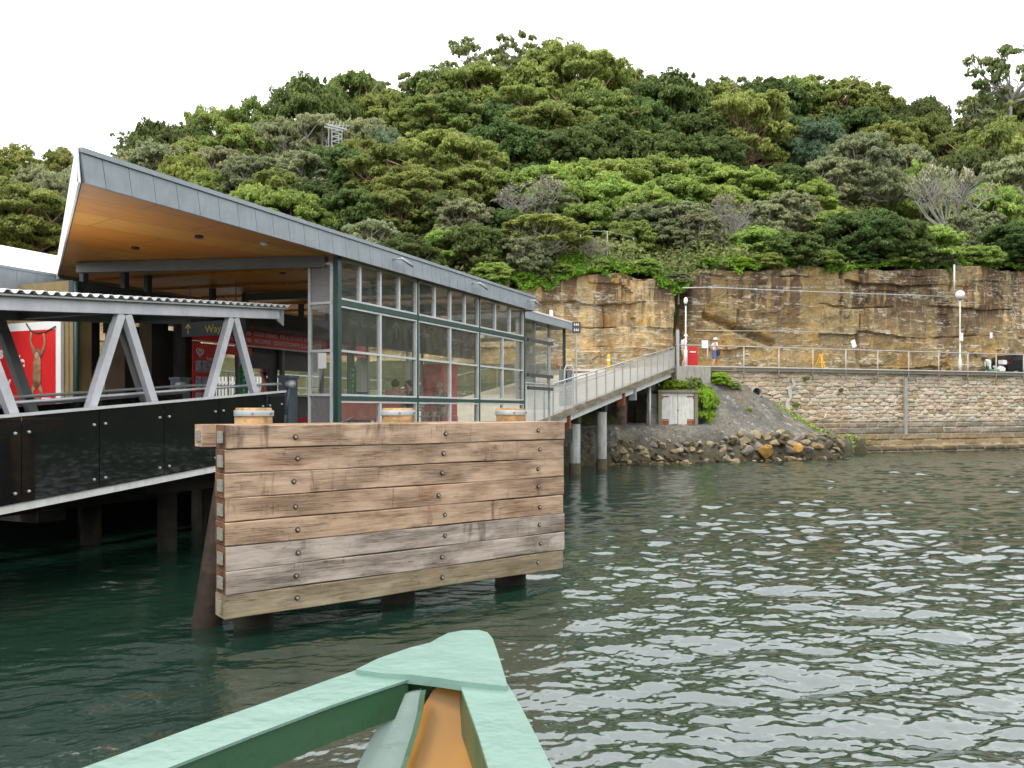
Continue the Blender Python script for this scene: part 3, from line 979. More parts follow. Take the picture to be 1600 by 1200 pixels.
bark = {k: simple(f"{k}_bark", c, .9, var=.3, scale=5, bump=.5) for k, c in
        {'red': (.32, .21, .14), 'grey': (.36, .32, .26), 'dark': (.18, .14, .105), 'pale': (.31, .29, .25)}.items()}

def leaf_cloud(rng, clumps, n_per, size, up=.5, aspect=1.9, inner=.25, flat=0.0):
    """clumps: list of (cx,cy,cz,rx,ry,rz). returns V,F,rnd,clump for quads"""
    Vs = []; rn = []; cn = []
    for c in clumps:
        # each clump carries a score of small leaf tufts on its upper shell
        K = rng.randint(15, 24)
        dt = rng.normal(0, 1, (K, 3)); dt[:, 2] = np.abs(dt[:, 2]) * .8 - .12
        dt /= np.linalg.norm(dt, axis=1)[:, None]
        R3 = np.array(c[3:6])
        ct = np.array(c[:3]) + dt * rng.uniform(.62, 1.12, K)[:, None] * R3
        rt = rng.uniform(.22, .42, K)[:, None] * R3 * np.array([1, 1, .9])
        tone = rng.rand(K) * .6 + rng.rand() * .4
        n = int(n_per * rng.uniform(.85, 1.15))
        ti = rng.randint(0, K, n)
        d = rng.normal(0, 1, (n, 3)); d[:, 2] += .45
        d /= np.linalg.norm(d, axis=1)[:, None]
        rad = rng.uniform(.35, 1.1, n) ** .6
        p = ct[ti] + d * rad[:, None] * rt[ti]
        stray = rng.rand(n) < .05
        p[stray] += rng.normal(0, .13, (stray.sum(), 3)) * R3
        nrm = (d * .6 + dt[ti] * .4) * (1 - up) + np.array([0, 0, up]) + rng.normal(0, .4, (n, 3))
        nrm /= np.linalg.norm(nrm, axis=1)[:, None]
        a = np.cross(nrm, rng.normal(0, 1, (n, 3))); a /= np.linalg.norm(a, axis=1)[:, None] + 1e-9
        b = np.cross(nrm, a)
        s = size * rng.uniform(.6, 1.35, n)[:, None]
        a = a * s * aspect * .5; b = b * s * .5
        q = np.stack([p - a, p + b, p + a, p - b], 1)
        Vs.append(q.reshape(-1, 3)); rn.append(rng.rand(n) * .7 + .3 * np.clip(d[:, 2], 0, 1) * 0 + .15); cn.append(tone[ti])
    V = np.concatenate(Vs); nq = len(V) // 4
    V[:, 2] /= np.percentile(V[:, 2], 99.6)
    F = np.arange(nq * 4).reshape(nq, 4)
    return V, F, np.concatenate(rn), np.concatenate(cn)

def crown_clumps(kind, rng):
    C = []
    def dome(n, zlo, zhi, rlo, rhi, r, rz, pw=.5, wob=.08):
        for i in range(n):
            th = 2.39996 * i + rng.uniform(-.3, .3)
            q = rlo + (rhi - rlo) * ((i + .5) / n) ** pw
            z = zlo + (zhi - zlo) * math.sqrt(max(0, 1 - (q / 1.02) ** 2)) + rng.uniform(-wob, wob)
            rr = r * rng.uniform(.75, 1.3)
            C.append((q * math.cos(th) * .86, q * math.sin(th) * .86, z, rr, rr, rz * rng.uniform(.75, 1.3)))
    if kind in ('broad',):
        dome(30, .46, .92, 0, 1, .22, .12, wob=.1); dome(18, .28, .6, .5, 1.0, .19, .11, wob=.1)
        dome(8, .12, .4, .5, .9, .17, .10, wob=.1)
    elif kind in ('dark', 'teal'):
        dome(40, .38, .88, 0, 1, .21, .15, wob=.12); dome(24, .14, .5, .45, 1.0, .22, .15, wob=.12)
        dome(8, .02, .3, .5, 1.0, .2, .11)
    elif kind == 'grey':
        dome(46, .36, .93, 0, .95, .15, .10, wob=.1); dome(30, .12, .5, .4, 1.0, .16, .10, wob=.1)
        dome(14, .02, .25, .5, 1.0, .16, .09)
    elif kind == 'euc':
        for i in range(46):
            th = rng.uniform(0, 6.28); q = rng.uniform(.05, 1) ** .7
            z = rng.uniform(.45, .98) - q * .15
            rr = rng.uniform(.08, .16)
            C.append((q * math.cos(th) * .9, q * math.sin(th) * .9, z, rr, rr, rr * .42))
    elif kind in ('bush', 'lime'):
        dome(30, .25, .85, 0, 1, .24, .17); dome(16, .02, .35, .6, 1.0, .22, .16)
    elif kind == 'flat':
        dome(30, .62, .92, 0, 1, .2, .075); dome(10, .35, .7, .8, 1.05, .16, .09)
    elif kind == 'bare':
        for i in range(16):
            th = rng.uniform(0, 6.28); q = rng.uniform(.3, 1)
            C.append((q * math.cos(th) * .85, q * math.sin(th) * .85, .95 - .4 * q + rng.uniform(-.08, .05), .13, .13, .08))
    return C

def trunk_mesh(kind, C, rng, mat):
    b = MB()
    rt = {'euc': .045, 'bare': .05, 'bush': .035, 'lime': .02, 'flat': .06}.get(kind, .06)
    lean = rng.uniform(-.06, .06)
    fork = {'euc': .42, 'bush': .05, 'lime': .05, 'bare': .16, 'flat': .2}.get(kind, .22)
    b.tube([(0, 0, -1.6 if kind not in ('bush', 'lime') else -.08), (lean * .5, 0, fork * .5), (lean, .02, fork)], [rt * 1.25, rt, rt * .85], 7)
    sel = list(C); rng.shuffle(sel)
    nb = {'bush': 6, 'lime': 4, 'bare': 16, 'euc': 20}.get(kind, 30)
    for c in sel[:nb]:
        e = Vector(c[:3])
        s = Vector((lean, .02, fork * rng.uniform(.75, 1.0)))
        mid = s.lerp(e, .5) + Vector((rng.uniform(-.06, .06), rng.uniform(-.06, .06), -.05 if kind != 'euc' else .03))
        w = rt * rng.uniform(.35, .6)
        b.tube([s, mid, e], [w, w * .62, w * .25], 5, False)
        if kind in ('bare', 'euc', 'flat', 'grey', 'broad'):
            for q in range(7 if kind == 'bare' else 4):
                st = mid.lerp(e, rng.uniform(0, 1))
                en = st + Vector((rng.gauss(0, .16), rng.gauss(0, .16), rng.uniform(.02, .22)))
                b.tube([st, st.lerp(en, .5) + Vector((rng.gauss(0, .02), rng.gauss(0, .02), .01)), en], [w * .4, w * .28, w * .1], 4, False)
                if kind == 'bare':
                    for q2 in range(6):
                        s2 = st.lerp(en, rng.uniform(.2, 1))
                        e2 = s2 + Vector((rng.gauss(0, .09), rng.gauss(0, .09), rng.uniform(.0, .13)))
                        b.tube([s2, e2], [w * .16, w * .07], 3, False)
    bmesh.ops.recalc_face_normals(b.bm, faces=b.bm.faces)
    me = bpy.data.meshes.new("trunk"); b.bm.to_mesh(me); b.bm.free()
    me.materials.append(mat)
    return me

SPEC = {  # clump leaves, leaf size, up bias, bark
 'broad': (1250, .025, .4, 'red'), 'dark': (1050, .029, .35, 'dark'), 'teal': (800, .029, .25, 'grey'), 'grey': (620, .026, .2, 'grey'),
 'euc': (260, .030, .4, 'pale'), 'bush': (1100, .032, .12, 'grey'), 'lime': (700, .046, .3, 'grey'), 'flat': (700, .032, .5, 'grey'), 'bare': (55, .03, .3, 'pale')}
PROTO = {}
def protos(kind, n=3):
    if kind in PROTO: return PROTO[kind]
    out = []
    for i in range(n):
        rs = np.random.RandomState(100 + 17 * i + sum(map(ord, kind)))
        rg = random.Random(5 + i + sum(map(ord, kind)))
        C = crown_clumps(kind, rg)
        npc, size, up, bk = SPEC[kind]
        V, F, rn, cn = leaf_cloud(rs, C, npc, size, up)
        m = LM.get({'flat': 'broad', 'bare': 'dry'}.get(kind, kind))
        o = mesh_np("crown", V, F, m, attrs={'rnd': ('FACE', rn), 'clump': ('FACE', cn)})
        me = o.data; bpy.data.objects.remove(o)
        out.append((me, trunk_mesh(kind, C, rg, bark[bk])))
    PROTO[kind] = out
    return out

KD = {'broad': ("olive-green spreading tree", "spreading_tree", "tree"), 'dark': ("dark green dense tree", "dense_tree", "tree"),
      'teal': ("blue-green leafy tree", "leafy_tree", "tree"), 'grey': ("grey-green bushy tree", "bushy_tree", "tree"),
      'euc': ("airy gum tree", "gum_tree", "tree"), 'bush': ("fresh green bush", "bush", "bush"),
      'lime': ("bright lime-green bush", "bush", "bush"), 'flat': ("flat-topped tree with twisted trunk", "flat_topped_tree", "tree"),
      'bare': ("bare grey-brown twiggy tree", "bare_tree", "tree")}
ROWS = [(3.2, "along the cliff edge"), (17, "low on the hillside"), (34, "halfway up the hillside"), (47, "high on the hillside"), (99, "on the hill crest")]
# kind, column, top row, width (px of the photograph), metres behind the cliff line
T = """
euc 725 72 115 57|euc 800 64 100 58|euc 850 72 120 57|euc 622 126 100 56|euc 662 122 90 58|euc 985 108 70 58|euc 1135 120 90 57|euc 1185 122 80 58|euc 205 206 60 50|euc 575 122 80 58|euc 1275 122 70 57
broad 690 118 130 55|broad 762 106 150 53|broad 890 80 180 51|broad 955 108 150 55|broad 550 120 130 54|broad 1015 128 120 56|broad 1245 128 130 55|broad 1312 128 140 52|broad 1352 150 110 54|broad 400 163 115 48|broad 335 172 105 48|dark 300 196 100 46|broad 600 140 120 52|broad 1120 132 120 52
dark 1075 140 130 56|dark 1195 132 130 53|dark 485 130 135 49|dark 252 196 110 44|dark 1432 160 115 46|dark 1385 166 100 50|dark 520 160 110 50
broad 98 232 85 42|broad 18 232 120 36|broad -50 240 140 34|grey 62 262 90 30|broad 160 250 80 34|grey 130 262 90 26
broad 36 292 190 12|broad 100 315 120 14|dark 10 300 140 16|grey 85 275 90 22|dark -70 300 160 12|broad 60 340 120 8
broad 700 148 160 43|broad 860 168 160 40|broad 950 150 160 43|dark 1042 126 150 46|dark 1085 185 140 38|broad 1165 150 150 36|teal 1275 188 95 33|dark 1335 176 130 41|broad 1385 188 110 37|broad 820 140 130 46|broad 640 170 110 44|dark 770 165 110 42|dark 1000 165 120 42|dark 1230 180 110 38|broad 1450 185 90 38
grey 430 190 110 38|grey 500 182 110 40|broad 372 200 120 38|grey 568 190 110 40|teal 605 206 75 33|grey 250 226 120 34|broad 300 222 110 36|grey 350 235 110 30|grey 210 240 100 34
broad 700 212 170 29|broad 610 236 140 24|broad 655 262 140 19|dark 530 234 115 24|dark 790 200 140 33|dark 870 205 150 33|dark 940 200 150 33|dark 1052 214 120 31|broad 850 175 150 36|dark 1110 215 110 30|broad 560 215 80 29|grey 470 240 120 26|grey 400 250 120 24|bush 290 245 100 24|bush 340 270 90 16
bush 795 270 100 19|bush 850 262 110 20|bush 905 256 110 21|bush 960 252 120 21|bush 1020 248 120 22|bush 1080 252 120 22|bush 1130 262 110 19|bush 1185 268 110 19|bush 880 285 110 14|bush 950 280 120 15|bush 1050 278 120 15|bush 1010 300 110 11|bush 1110 292 110 12|dark 1225 262 100 21
grey 1345 212 130 19|grey 1300 250 110 19|grey 1410 230 95 22|bare 1480 248 130 11|broad 1560 198 140 25|dark 1520 235 110 21|grey 1590 245 130 13|bush 1440 260 90 18|euc 1578 76 130 30|dark 1560 150 120 36|euc 1530 155 110 32|broad 1640 150 160 30|grey 1660 260 150 14|broad 1500 205 90 33|bush 1545 290 100 12
broad 430 272 110 13|bush 455 300 110 9|bush 400 290 90 10|dark 560 300 120 12|broad 625 300 130 11|dark 690 300 120 12|broad 740 262 110 19|grey 725 315 110 11|dark 745 355 100 6|bush 700 360 90 6|dark 640 370 100 6|grey 580 345 100 8|bush 540 330 80 9|dark 490 290 100 13
bare 838 276 140 12|flat 850 342 140 5|bush 915 320 90 9|grey 1000 320 100 8|bush 985 345 90 5|bare 1137 306 100 4|grey 1060 318 90 8|grey 1235 302 100 8|bush 1265 284 80 13|grey 1190 318 90 9|dark 1350 330 120 7|bush 1300 330 90 8|dark 1400 345 100 6|bush 1450 355 100 5|grey 1520 330 100 7|dark 1590 350 110 6|bush 1180 355 80 4|dark 1240 365 90 3.5|bare 925 370 70 3.5|grey 870 300 90 11|grey 1090 335 80 7|dark 790 330 90 9|grey 820 370 90 4
bush 1200 396 55 1.6|bush 1290 392 70 1.8|dark 1340 388 80 2|bush 1400 386 90 1.8|grey 1462 388 80 1.8|bush 1530 385 90 1.8|dark 1590 384 90 1.8|lime 1225 400 50 .9|lime 1160 402 70 1.2|lime 1105 408 70 1.0|bush 1010 405 80 2|bush 940 405 80 2|lime 985 422 70 1.0|bush 880 412 70 1.8|grey 1060 425 60 .9|grey 1255 392 60 1.5|lime 820 425 70 1.4|bush 770 410 80 2.5|lime 1045 440 40 .1
"""
trees = []
for part in T.replace("\n", "|").split("|"):
    q = part.split()
    if not q: continue
    kind = q[0]; px, yt, w, v = map(float, q[1:])
    asp = {'euc': .7, 'flat': .5, 'bare': .6, 'lime': .42, 'bush': .55}.get(kind, .66)
    while True:
        x, y, zg, u = ray_ground(px, v)
        ztp = EYE + (640 - yt) / FPX * y
        h = ztp - zg
        if h > asp * w * y / FPX or v < .6: break
        v -= .5
    h = max(h, .5)
    w = min(w, h * 2.1 * FPX / y)
    trees.append(dict(kind=kind, px=px, x=x, y=y, zg=zg, h=h, w=w * y / FPX, v=v, u=u))
rowof = lambda v: next(i for i, r in enumerate(ROWS) if v <= r[0])
ONES = "first second third fourth fifth sixth seventh eighth ninth tenth eleventh twelfth thirteenth fourteenth fifteenth sixteenth seventeenth eighteenth nineteenth".split()
def ordw(i):
    if i < 19: return ONES[i]
    t_, o_ = divmod(i + 1, 10)
    base = {2: "twenty", 3: "thirty", 4: "forty"}[t_]
    return {2: "twentieth", 3: "thirtieth", 4: "fortieth"}[t_] if o_ == 0 else base + "-" + ONES[o_ - 1]
ORD = [ordw(i) + " from the left" for i in range(48)]
groups = {}
for t_ in trees:
    groups.setdefault((t_['kind'], rowof(t_['v'])), []).append(t_)
rg = random.Random(4)
for (kind, row), lst in groups.items():
    lst.sort(key=lambda q: q['px'])
    for i, q in enumerate(lst):
        desc, nm, cat = KD[kind]
        if len(lst) == 1: lab = f"{desc} {ROWS[row][1]}, the only one of its kind there"
        else: lab = f"{desc} {ROWS[row][1]}, {ORD[i]} of its kind"
        if kind == 'euc' and q['px'] > 1570: lab = "tallest gum tree, standing alone against the sky at far right"
        grp = {'bush': "bushes on the hillside", 'tree': "trees on the hillside"}[cat]
        h = q['h']; zb = q['zg']
        # very tall results: keep a sensible crown, long trunk below it
        root = empty(nm, (q['x'], q['y'], zb), rg.uniform(0, 6.28), lab, cat, grp)
        w = q['w'] / 2
        hc = min(h, 2 * w * (1.0 if kind == 'euc' else 1.15))
        root.location.z += h - hc
        root.scale = (w * 1.06, w * 1.06, hc)
        cm, tm = rg.choice(protos(kind))
        cr = bpy.data.objects.new("crown", cm); COL.objects.link(cr); cr.parent = root
        tk = bpy.data.objects.new("trunk", tm); COL.objects.link(tk); tk.parent = root

# ground cover between the trees
def ground_cover():
    rs = np.random.RandomState(8)
    n = 150000
    u = rs.uniform(-48, 44, n); v = rs.uniform(0, 1, n) ** 1.25 * 60 - .2
    m = fbm(u * .35, v * .35, 120, 4)
    hgt = np.clip(m - .25, 0, 1) * 2.6 * rs.rand(n) ** .6
    z = ground(u, v) + hgt
    x, y = shore(u, v + CV)
    p = np.stack([x, y, z], -1)
    nrm = rs.normal(0, .7, (n, 3)) + np.array([0, -.3, .8]); nrm /= np.linalg.norm(nrm, axis=1)[:, None]
    a = np.cross(nrm, rs.normal(0, 1, (n, 3))); a /= np.linalg.norm(a, axis=1)[:, None]; b = np.cross(nrm, a)
    s = (rs.uniform(.14, .36, n) * np.interp(v, [0, 20, 60], [.55, .9, 1.3]))[:, None]
    V = np.stack([p - a * s, p + b * s * .5, p + a * s, p - b * s * .5], 1).reshape(-1, 3)
    F = np.arange(4 * n).reshape(n, 4)
    o = mesh_np("undergrowth", V, F, leaf_mat("undergrowth_leaves", [(.08, .095, .035), (.15, .185, .055), (.24, .27, .10), (.24, .20, .12)]),
                attrs={'rnd': ('FACE', rs.rand(n)), 'clump': ('FACE', fbm(u * .5, v * .5, 130, 3))})
    setp(o, "low scrub and undergrowth covering the hillside between the trees", "undergrowth", kind='stuff')
    # bright creeper spilling over the cliff edge
    n = 60000
    u = rs.uniform(-14, 34, n); q = rs.uniform(0, 1, n)
    m = fbm(u * .5, u * 0 + 3, 140, 3)
    keep = rs.rand(n) < np.clip((m - .36) * 5, .04, 1)
    u = u[keep]; q = q[keep]; n = len(u)
    v = -.45 + q * 2.6
    hang = np.clip(.5 - q * 2, 0, 1) * np.clip(fbm(u * 1.3, u * 0, 150, 3) - .35, 0, 1) * 3.2
    z = ztop(u) + .12 - hang + rs.rand(n) ** .7 * (.15 + 1.3 * np.clip(fbm(u * 1.1, v * 1.1, 155, 3) - .4, 0, 1)) + np.clip(v, 0, 9) * .5
    x, y = shore(u, v + CV)
    p = np.stack([x, y, z], -1)
    nrm = rs.normal(0, .6, (n, 3)) + np.array([0, -.5, .7]); nrm /= np.linalg.norm(nrm, axis=1)[:, None]
    a = np.cross(nrm, rs.normal(0, 1, (n, 3))); a /= np.linalg.norm(a, axis=1)[:, None]; b = np.cross(nrm, a)
    s = rs.uniform(.06, .13, n)[:, None]
    V = np.stack([p - a * s, p + b * s * .6, p + a * s, p - b * s * .6], 1).reshape(-1, 3)
    o = mesh_np("creeper", V, np.arange(4 * n).reshape(n, 4), LM['lime'], attrs={'rnd': ('FACE', rs.rand(n)), 'clump': ('FACE', fbm(u * .8, v, 160, 2))})
    setp(o, "bright green creeper and grass spilling over the top edge of the cliff", "creeper", kind='stuff')
ground_cover()

# bushes and vines on the bank near the ramp
def bank_bush(x, y, w, h, kind, label, zoff=-.1, z=None):
    root = empty("shrub", (x, y, (bank_at(x, y) if z is None else z) + zoff), rg.uniform(0, 6), label, "shrub", "shrubs on the bank")
    root.scale = (w, w, h)
    cm, tm = rg.choice(protos(kind))
    for nm, me in (("foliage", cm), ("stem", tm)):
        o = bpy.data.objects.new(nm, me); COL.objects.link(o); o.parent = root
def at(px, Y): return (px - 800) / FPX * Y
bank_bush(at(1052, 43.0), 43.0, .85, .8, 'lime', "lime-green shrub growing above the white double doors, under the ramp end", .0, 3.15)
bank_bush(at(1076, 43.4), 43.4, .8, 1.0, 'bush', "darker shrub between the ramp abutment and the white doors", 0, 3.2)
bank_bush(at(1103, 42.2), 42.2, .7, 1.7, 'lime', "tall bright shrub draping beside the right jamb of the white doors", 0, 1.75)
bank_bush(at(1095, 43.2), 43.2, .7, .6, 'lime', "small lime shrub above the right jamb of the white doors", 0, 3.1)
bank_bush(at(1124, 43.6), 43.6, .62, .7, 'lime', "round grassy tuft on the bank left of the drain pipe")
bank_bush(at(1146, 43.8), 43.8, .4, .4, 'bush', "small weed clump on the bank nearest the drain pipe")
bank_bush(at(1170, 42.3), 42.3, .16, .2, 'lime', "tiny green weed in the middle of the grey slope")
bank_bush(at(1018, 42.6), 42.6, .4, 1.2, 'dark', "dark vine hanging in the shade left of the white doors", 0, 1.7)
for i, (px, z, s, lab) in enumerate([(1242, 2.55, .22, "small dry weed sprouting from the sea wall right of the drain pipe"), (1312, 3.4, .2, "green weed in the cracked joint near the top of the sea wall"), (1258, 4.0, .22, "weed under the railing near the second yellow trestle leg")]):
    r = (px - 800) / FPX
    u = (r * W0[1] - W0[0]) / (TD[0] - r * TD[1]); x, y = shore(u, -.12)
    root = empty("wall_weed", (x, y, z), i, lab if i < 2 else "weed growing on the sea wall just below the coping", "weed", "weeds on the sea wall"); root.scale = (s, s * .6, s)
    cm, tm = protos('bush')[i]
    for nm, me in (("foliage", cm), ("stem", tm)):
        o = bpy.data.objects.new(nm, me); COL.objects.link(o); o.parent = root
# weedy green patch at the water end of the bank
rs = np.random.RandomState(5); n = 5000
u = rs.normal(3.4, .9, n); v = -rs.rand(n) * 1.6 - .1
z = bank_z(u, v) + rs.rand(n) * .12
x, y = shore(u, v); p = np.stack([x, y, z], -1)
a = rs.normal(0, .06, (n, 3)); b_ = rs.normal(0, .05, (n, 3))
o = mesh_np("moss", np.stack([p - a, p + b_, p + a, p - b_], 1).reshape(-1, 3), np.arange(4 * n).reshape(n, 4), LM['bush'], attrs={'rnd': ('FACE', rs.rand(n)), 'clump': ('FACE', rs.rand(n))})
setp(o, "patch of green moss and weed where the grey slope meets the sea wall", "moss", kind='stuff')
M['palesteel'] = weathered("pale_galvanised_steel", (.60, .60, .63), (.42, .42, .43), .4, .1, .4)
# ------------------------------------------------------------------ wharf frame: a along the glass front, n away from it to the left
WA = np.array([-5.17, 10.0]); WD = np.array([.405, .914]); WN = np.array([-.914, .405])
WRZ = math.atan2(.914, .405)
def wpos(a, n, z=0): 
    p = WA + WD * a + WN * n
    return (p[0], p[1], z)
def apx(px, n):
    r = (px - 800) / FPX
    return (r * (WA[1] + WN[1] * n) - (WA[0] + WN[0] * n)) / (WD[0] - r * WD[1])
FLOOR = 1.8
def wthing(name, label, cat, a=0, n=0, z=0, group=None, rz=0):
    return empty(name, wpos(a, n, z), WRZ + rz, label, cat, group)

# ---- deck, beams and piles
root = wthing("wharf_deck", "dark timber wharf platform on piles under the terminal building", "wharf")
b = MB(); b.box(4.9, 16.5, -.25, 15, FLOOR - .28, FLOOR); b.box(1, 16.5, 4.6, 15, FLOOR - .28, FLOOR - .004)
b.build("deck_slab", M['concrete'], root)
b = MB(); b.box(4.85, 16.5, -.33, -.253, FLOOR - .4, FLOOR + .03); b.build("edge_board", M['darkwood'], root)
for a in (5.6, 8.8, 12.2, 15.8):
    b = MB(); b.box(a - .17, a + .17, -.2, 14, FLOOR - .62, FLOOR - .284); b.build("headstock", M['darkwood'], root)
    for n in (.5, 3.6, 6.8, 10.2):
        b = MB(); b.tube([(a, n, -1.5), (a, n, FLOOR - .63)], .19, 12); b.build("pile", M['weedpile_shade'], root, True)
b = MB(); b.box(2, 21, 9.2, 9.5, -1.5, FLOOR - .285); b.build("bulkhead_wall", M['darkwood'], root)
# low walkway beams seen below the gangway
root = wthing("low_landing_beam", "dark heavy timber beam on stub piles, low over the water behind the gangway", "beam", 0, 4.0)
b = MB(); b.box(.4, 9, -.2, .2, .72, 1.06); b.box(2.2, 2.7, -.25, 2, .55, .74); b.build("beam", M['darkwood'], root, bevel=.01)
for a in (1.0, 3.4, 6.2):
    b = MB(); b.tube([(a, 0, -1.5), (a, 0, .73)], .17, 12); b.build("pile", M['weedpile_shade'], root, True)
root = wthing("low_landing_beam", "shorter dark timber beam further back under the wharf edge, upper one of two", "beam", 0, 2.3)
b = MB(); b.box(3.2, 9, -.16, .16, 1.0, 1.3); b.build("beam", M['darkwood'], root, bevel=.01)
b = MB(); b.tube([(3.5, 0, -1.5), (3.5, 0, 1.0)], .16, 12); b.build("pile", M['weedpile_shade'], root, True)
b = MB(); b.tube([(4.6, .1, -1.5), (4.6, .1, 1.0)], .15, 12); b.build("pile", M['weedpile_shade'], root, True)

# ---- main terminal building
TB = wthing("ferry_terminal", "glass-fronted ferry terminal with a pointed grey roof and orange plywood soffit", "building")
RB, RT = 5.15, 5.53           # underside and top of the roof edge
AE = 14.3; NF = 7.7; AF = 5.61
def zu(n): return RB + .2 * n / NF
b = MB()
b.prism([(0.02, .02, zu(0) + .005), (AE, .02, zu(0) + .005), (AE, NF, zu(NF) + .005), (AF + .02, NF, zu(NF) + .005)], (0, 0, .03))
b.build("soffit", M['ply'], TB)
b = MB()
b.prism([(0.03, .03, RB + .06), (AE, .03, RB + .06), (AE, NF - .02, RB + .26), (AF + .03, NF - .02, RB + .26)], (0, 0, RT - RB - .05))
b.build("roof", M['zinc'], TB)
# panelled fascia along the water side
b = MB(); x = 0.0; k = 0
while x < AE - .02:
    x2 = min(x + .39, AE)
    if k == 0: x2 = .30
    b.hexa([(x + .004 + .03, -.02, RB - .02), (x2 - .004 + .03, -.02, RB - .02), (x2 - .004 + .03, .02, RB - .02), (x + .004 + .03, .02, RB - .02),
            (x + .004 - .03, -.02, RT - .055), (x2 - .004 - .03, -.02, RT - .055), (x2 - .004 - .03, .02, RT - .055), (x + .004 - .03, .02, RT - .055)])
    x = x2; k += 1
b.build("fascia", M['zinc'], TB)
b = MB(); b.box(-.03, AE + .01, .021, .05, RB - .012, RT - .05); b.build("fascia_backing", M['zinc_dark'], TB)
b = MB(); b.box(-.035, AE + .02, -.045, .04, RT - .05, RT + .012); b.build("gutter_capping", M['zinc'], TB, bevel=.008)
# end blade at the prow
b = MB()
dx, dy = AF, NF; L_ = math.hypot(dx, dy); ex, ey = dx / L_, dy / L_; nx, ny = -ey, ex
q0 = (-.03, -.02); q1 = (AF, NF + .02)
w_ = -.028
b.hexa([(q0[0], q0[1], RB - .03), (q0[0] - nx * w_, q0[1] - ny * w_, RB - .03), (q1[0] - nx * w_, q1[1] - ny * w_, RB + .17), (q1[0], q1[1], RB + .17),
        (q0[0] - .035, q0[1], RT + .01), (q0[0] - nx * w_ - .035, q0[1] - ny * w_, RT + .01), (q1[0] - nx * w_, q1[1] - ny * w_, RT + .16), (q1[0], q1[1], RT + .16)])
b.build("prow_edge", M['roofwhite'], TB, bevel=.004)
b = MB(); b.box(AF, AE, NF - .01, NF + .08, RB + .12, RT + .1); b.box(AE - .02, AE + .03, .05, NF, RB - .02, RT); b.build("rear_fascia", M['zinc'], TB)
# cross beam under the soffit
b = MB()
p0 = Vector((5.3, .35, RB - .09)); p1 = Vector((4.45, 5.64, zu(5.64) - .11))
b.beam(p0, p1, .13, .2); b.build("cross_beam", M['galv_dark'], TB, bevel=.006)
for a, n in ((9.2, 0), (12.6, 0)):
    b = MB(); b.beam((a, .3, RB - .08), (a, 5.64, zu(5.64) - .1), .1, .17); b.build("cross_beam", M['galv_dark'], TB)
for a in np.arange(6.3, 14.2, 1.6):
    b = MB(); b.beam((a, .5, zu(.5) - .028), (a, NF - .3, zu(NF - .3) - .028), .05, .05); b.build("purlin", M['ply'], TB)
for a, n in ((3.1, 1.2), (3.55, 3.1), (6.6, 2.4), (8.4, 1.4)):
    b = MB(); b.lathe([(.065, 0), (.07, -.02), (.06, -.04), (.02, -.045)], (a, n, zu(n) + .004), 16); b.build("downlight", M['black'], TB, True)
b = MB(); b.lathe([(.07, 0), (.07, -.03), (.02, -.05)], (3.9, .55, zu(.55) + .004), 16); b.build("smoke_detector", M['whitesign'], TB, True)
# spotlights on arms along the fascia
for a in (6.95, 10.4, 13.75):
    b = MB(); b.tube([(a, -.02, RB + .2), (a, -.22, RB + .2)], .014, 8); b.tube([(a, -.22, RB + .2), (a + .42, -.22, RB + .12)], .03, 10); b.build("fascia_light", M['galv'], TB, True)
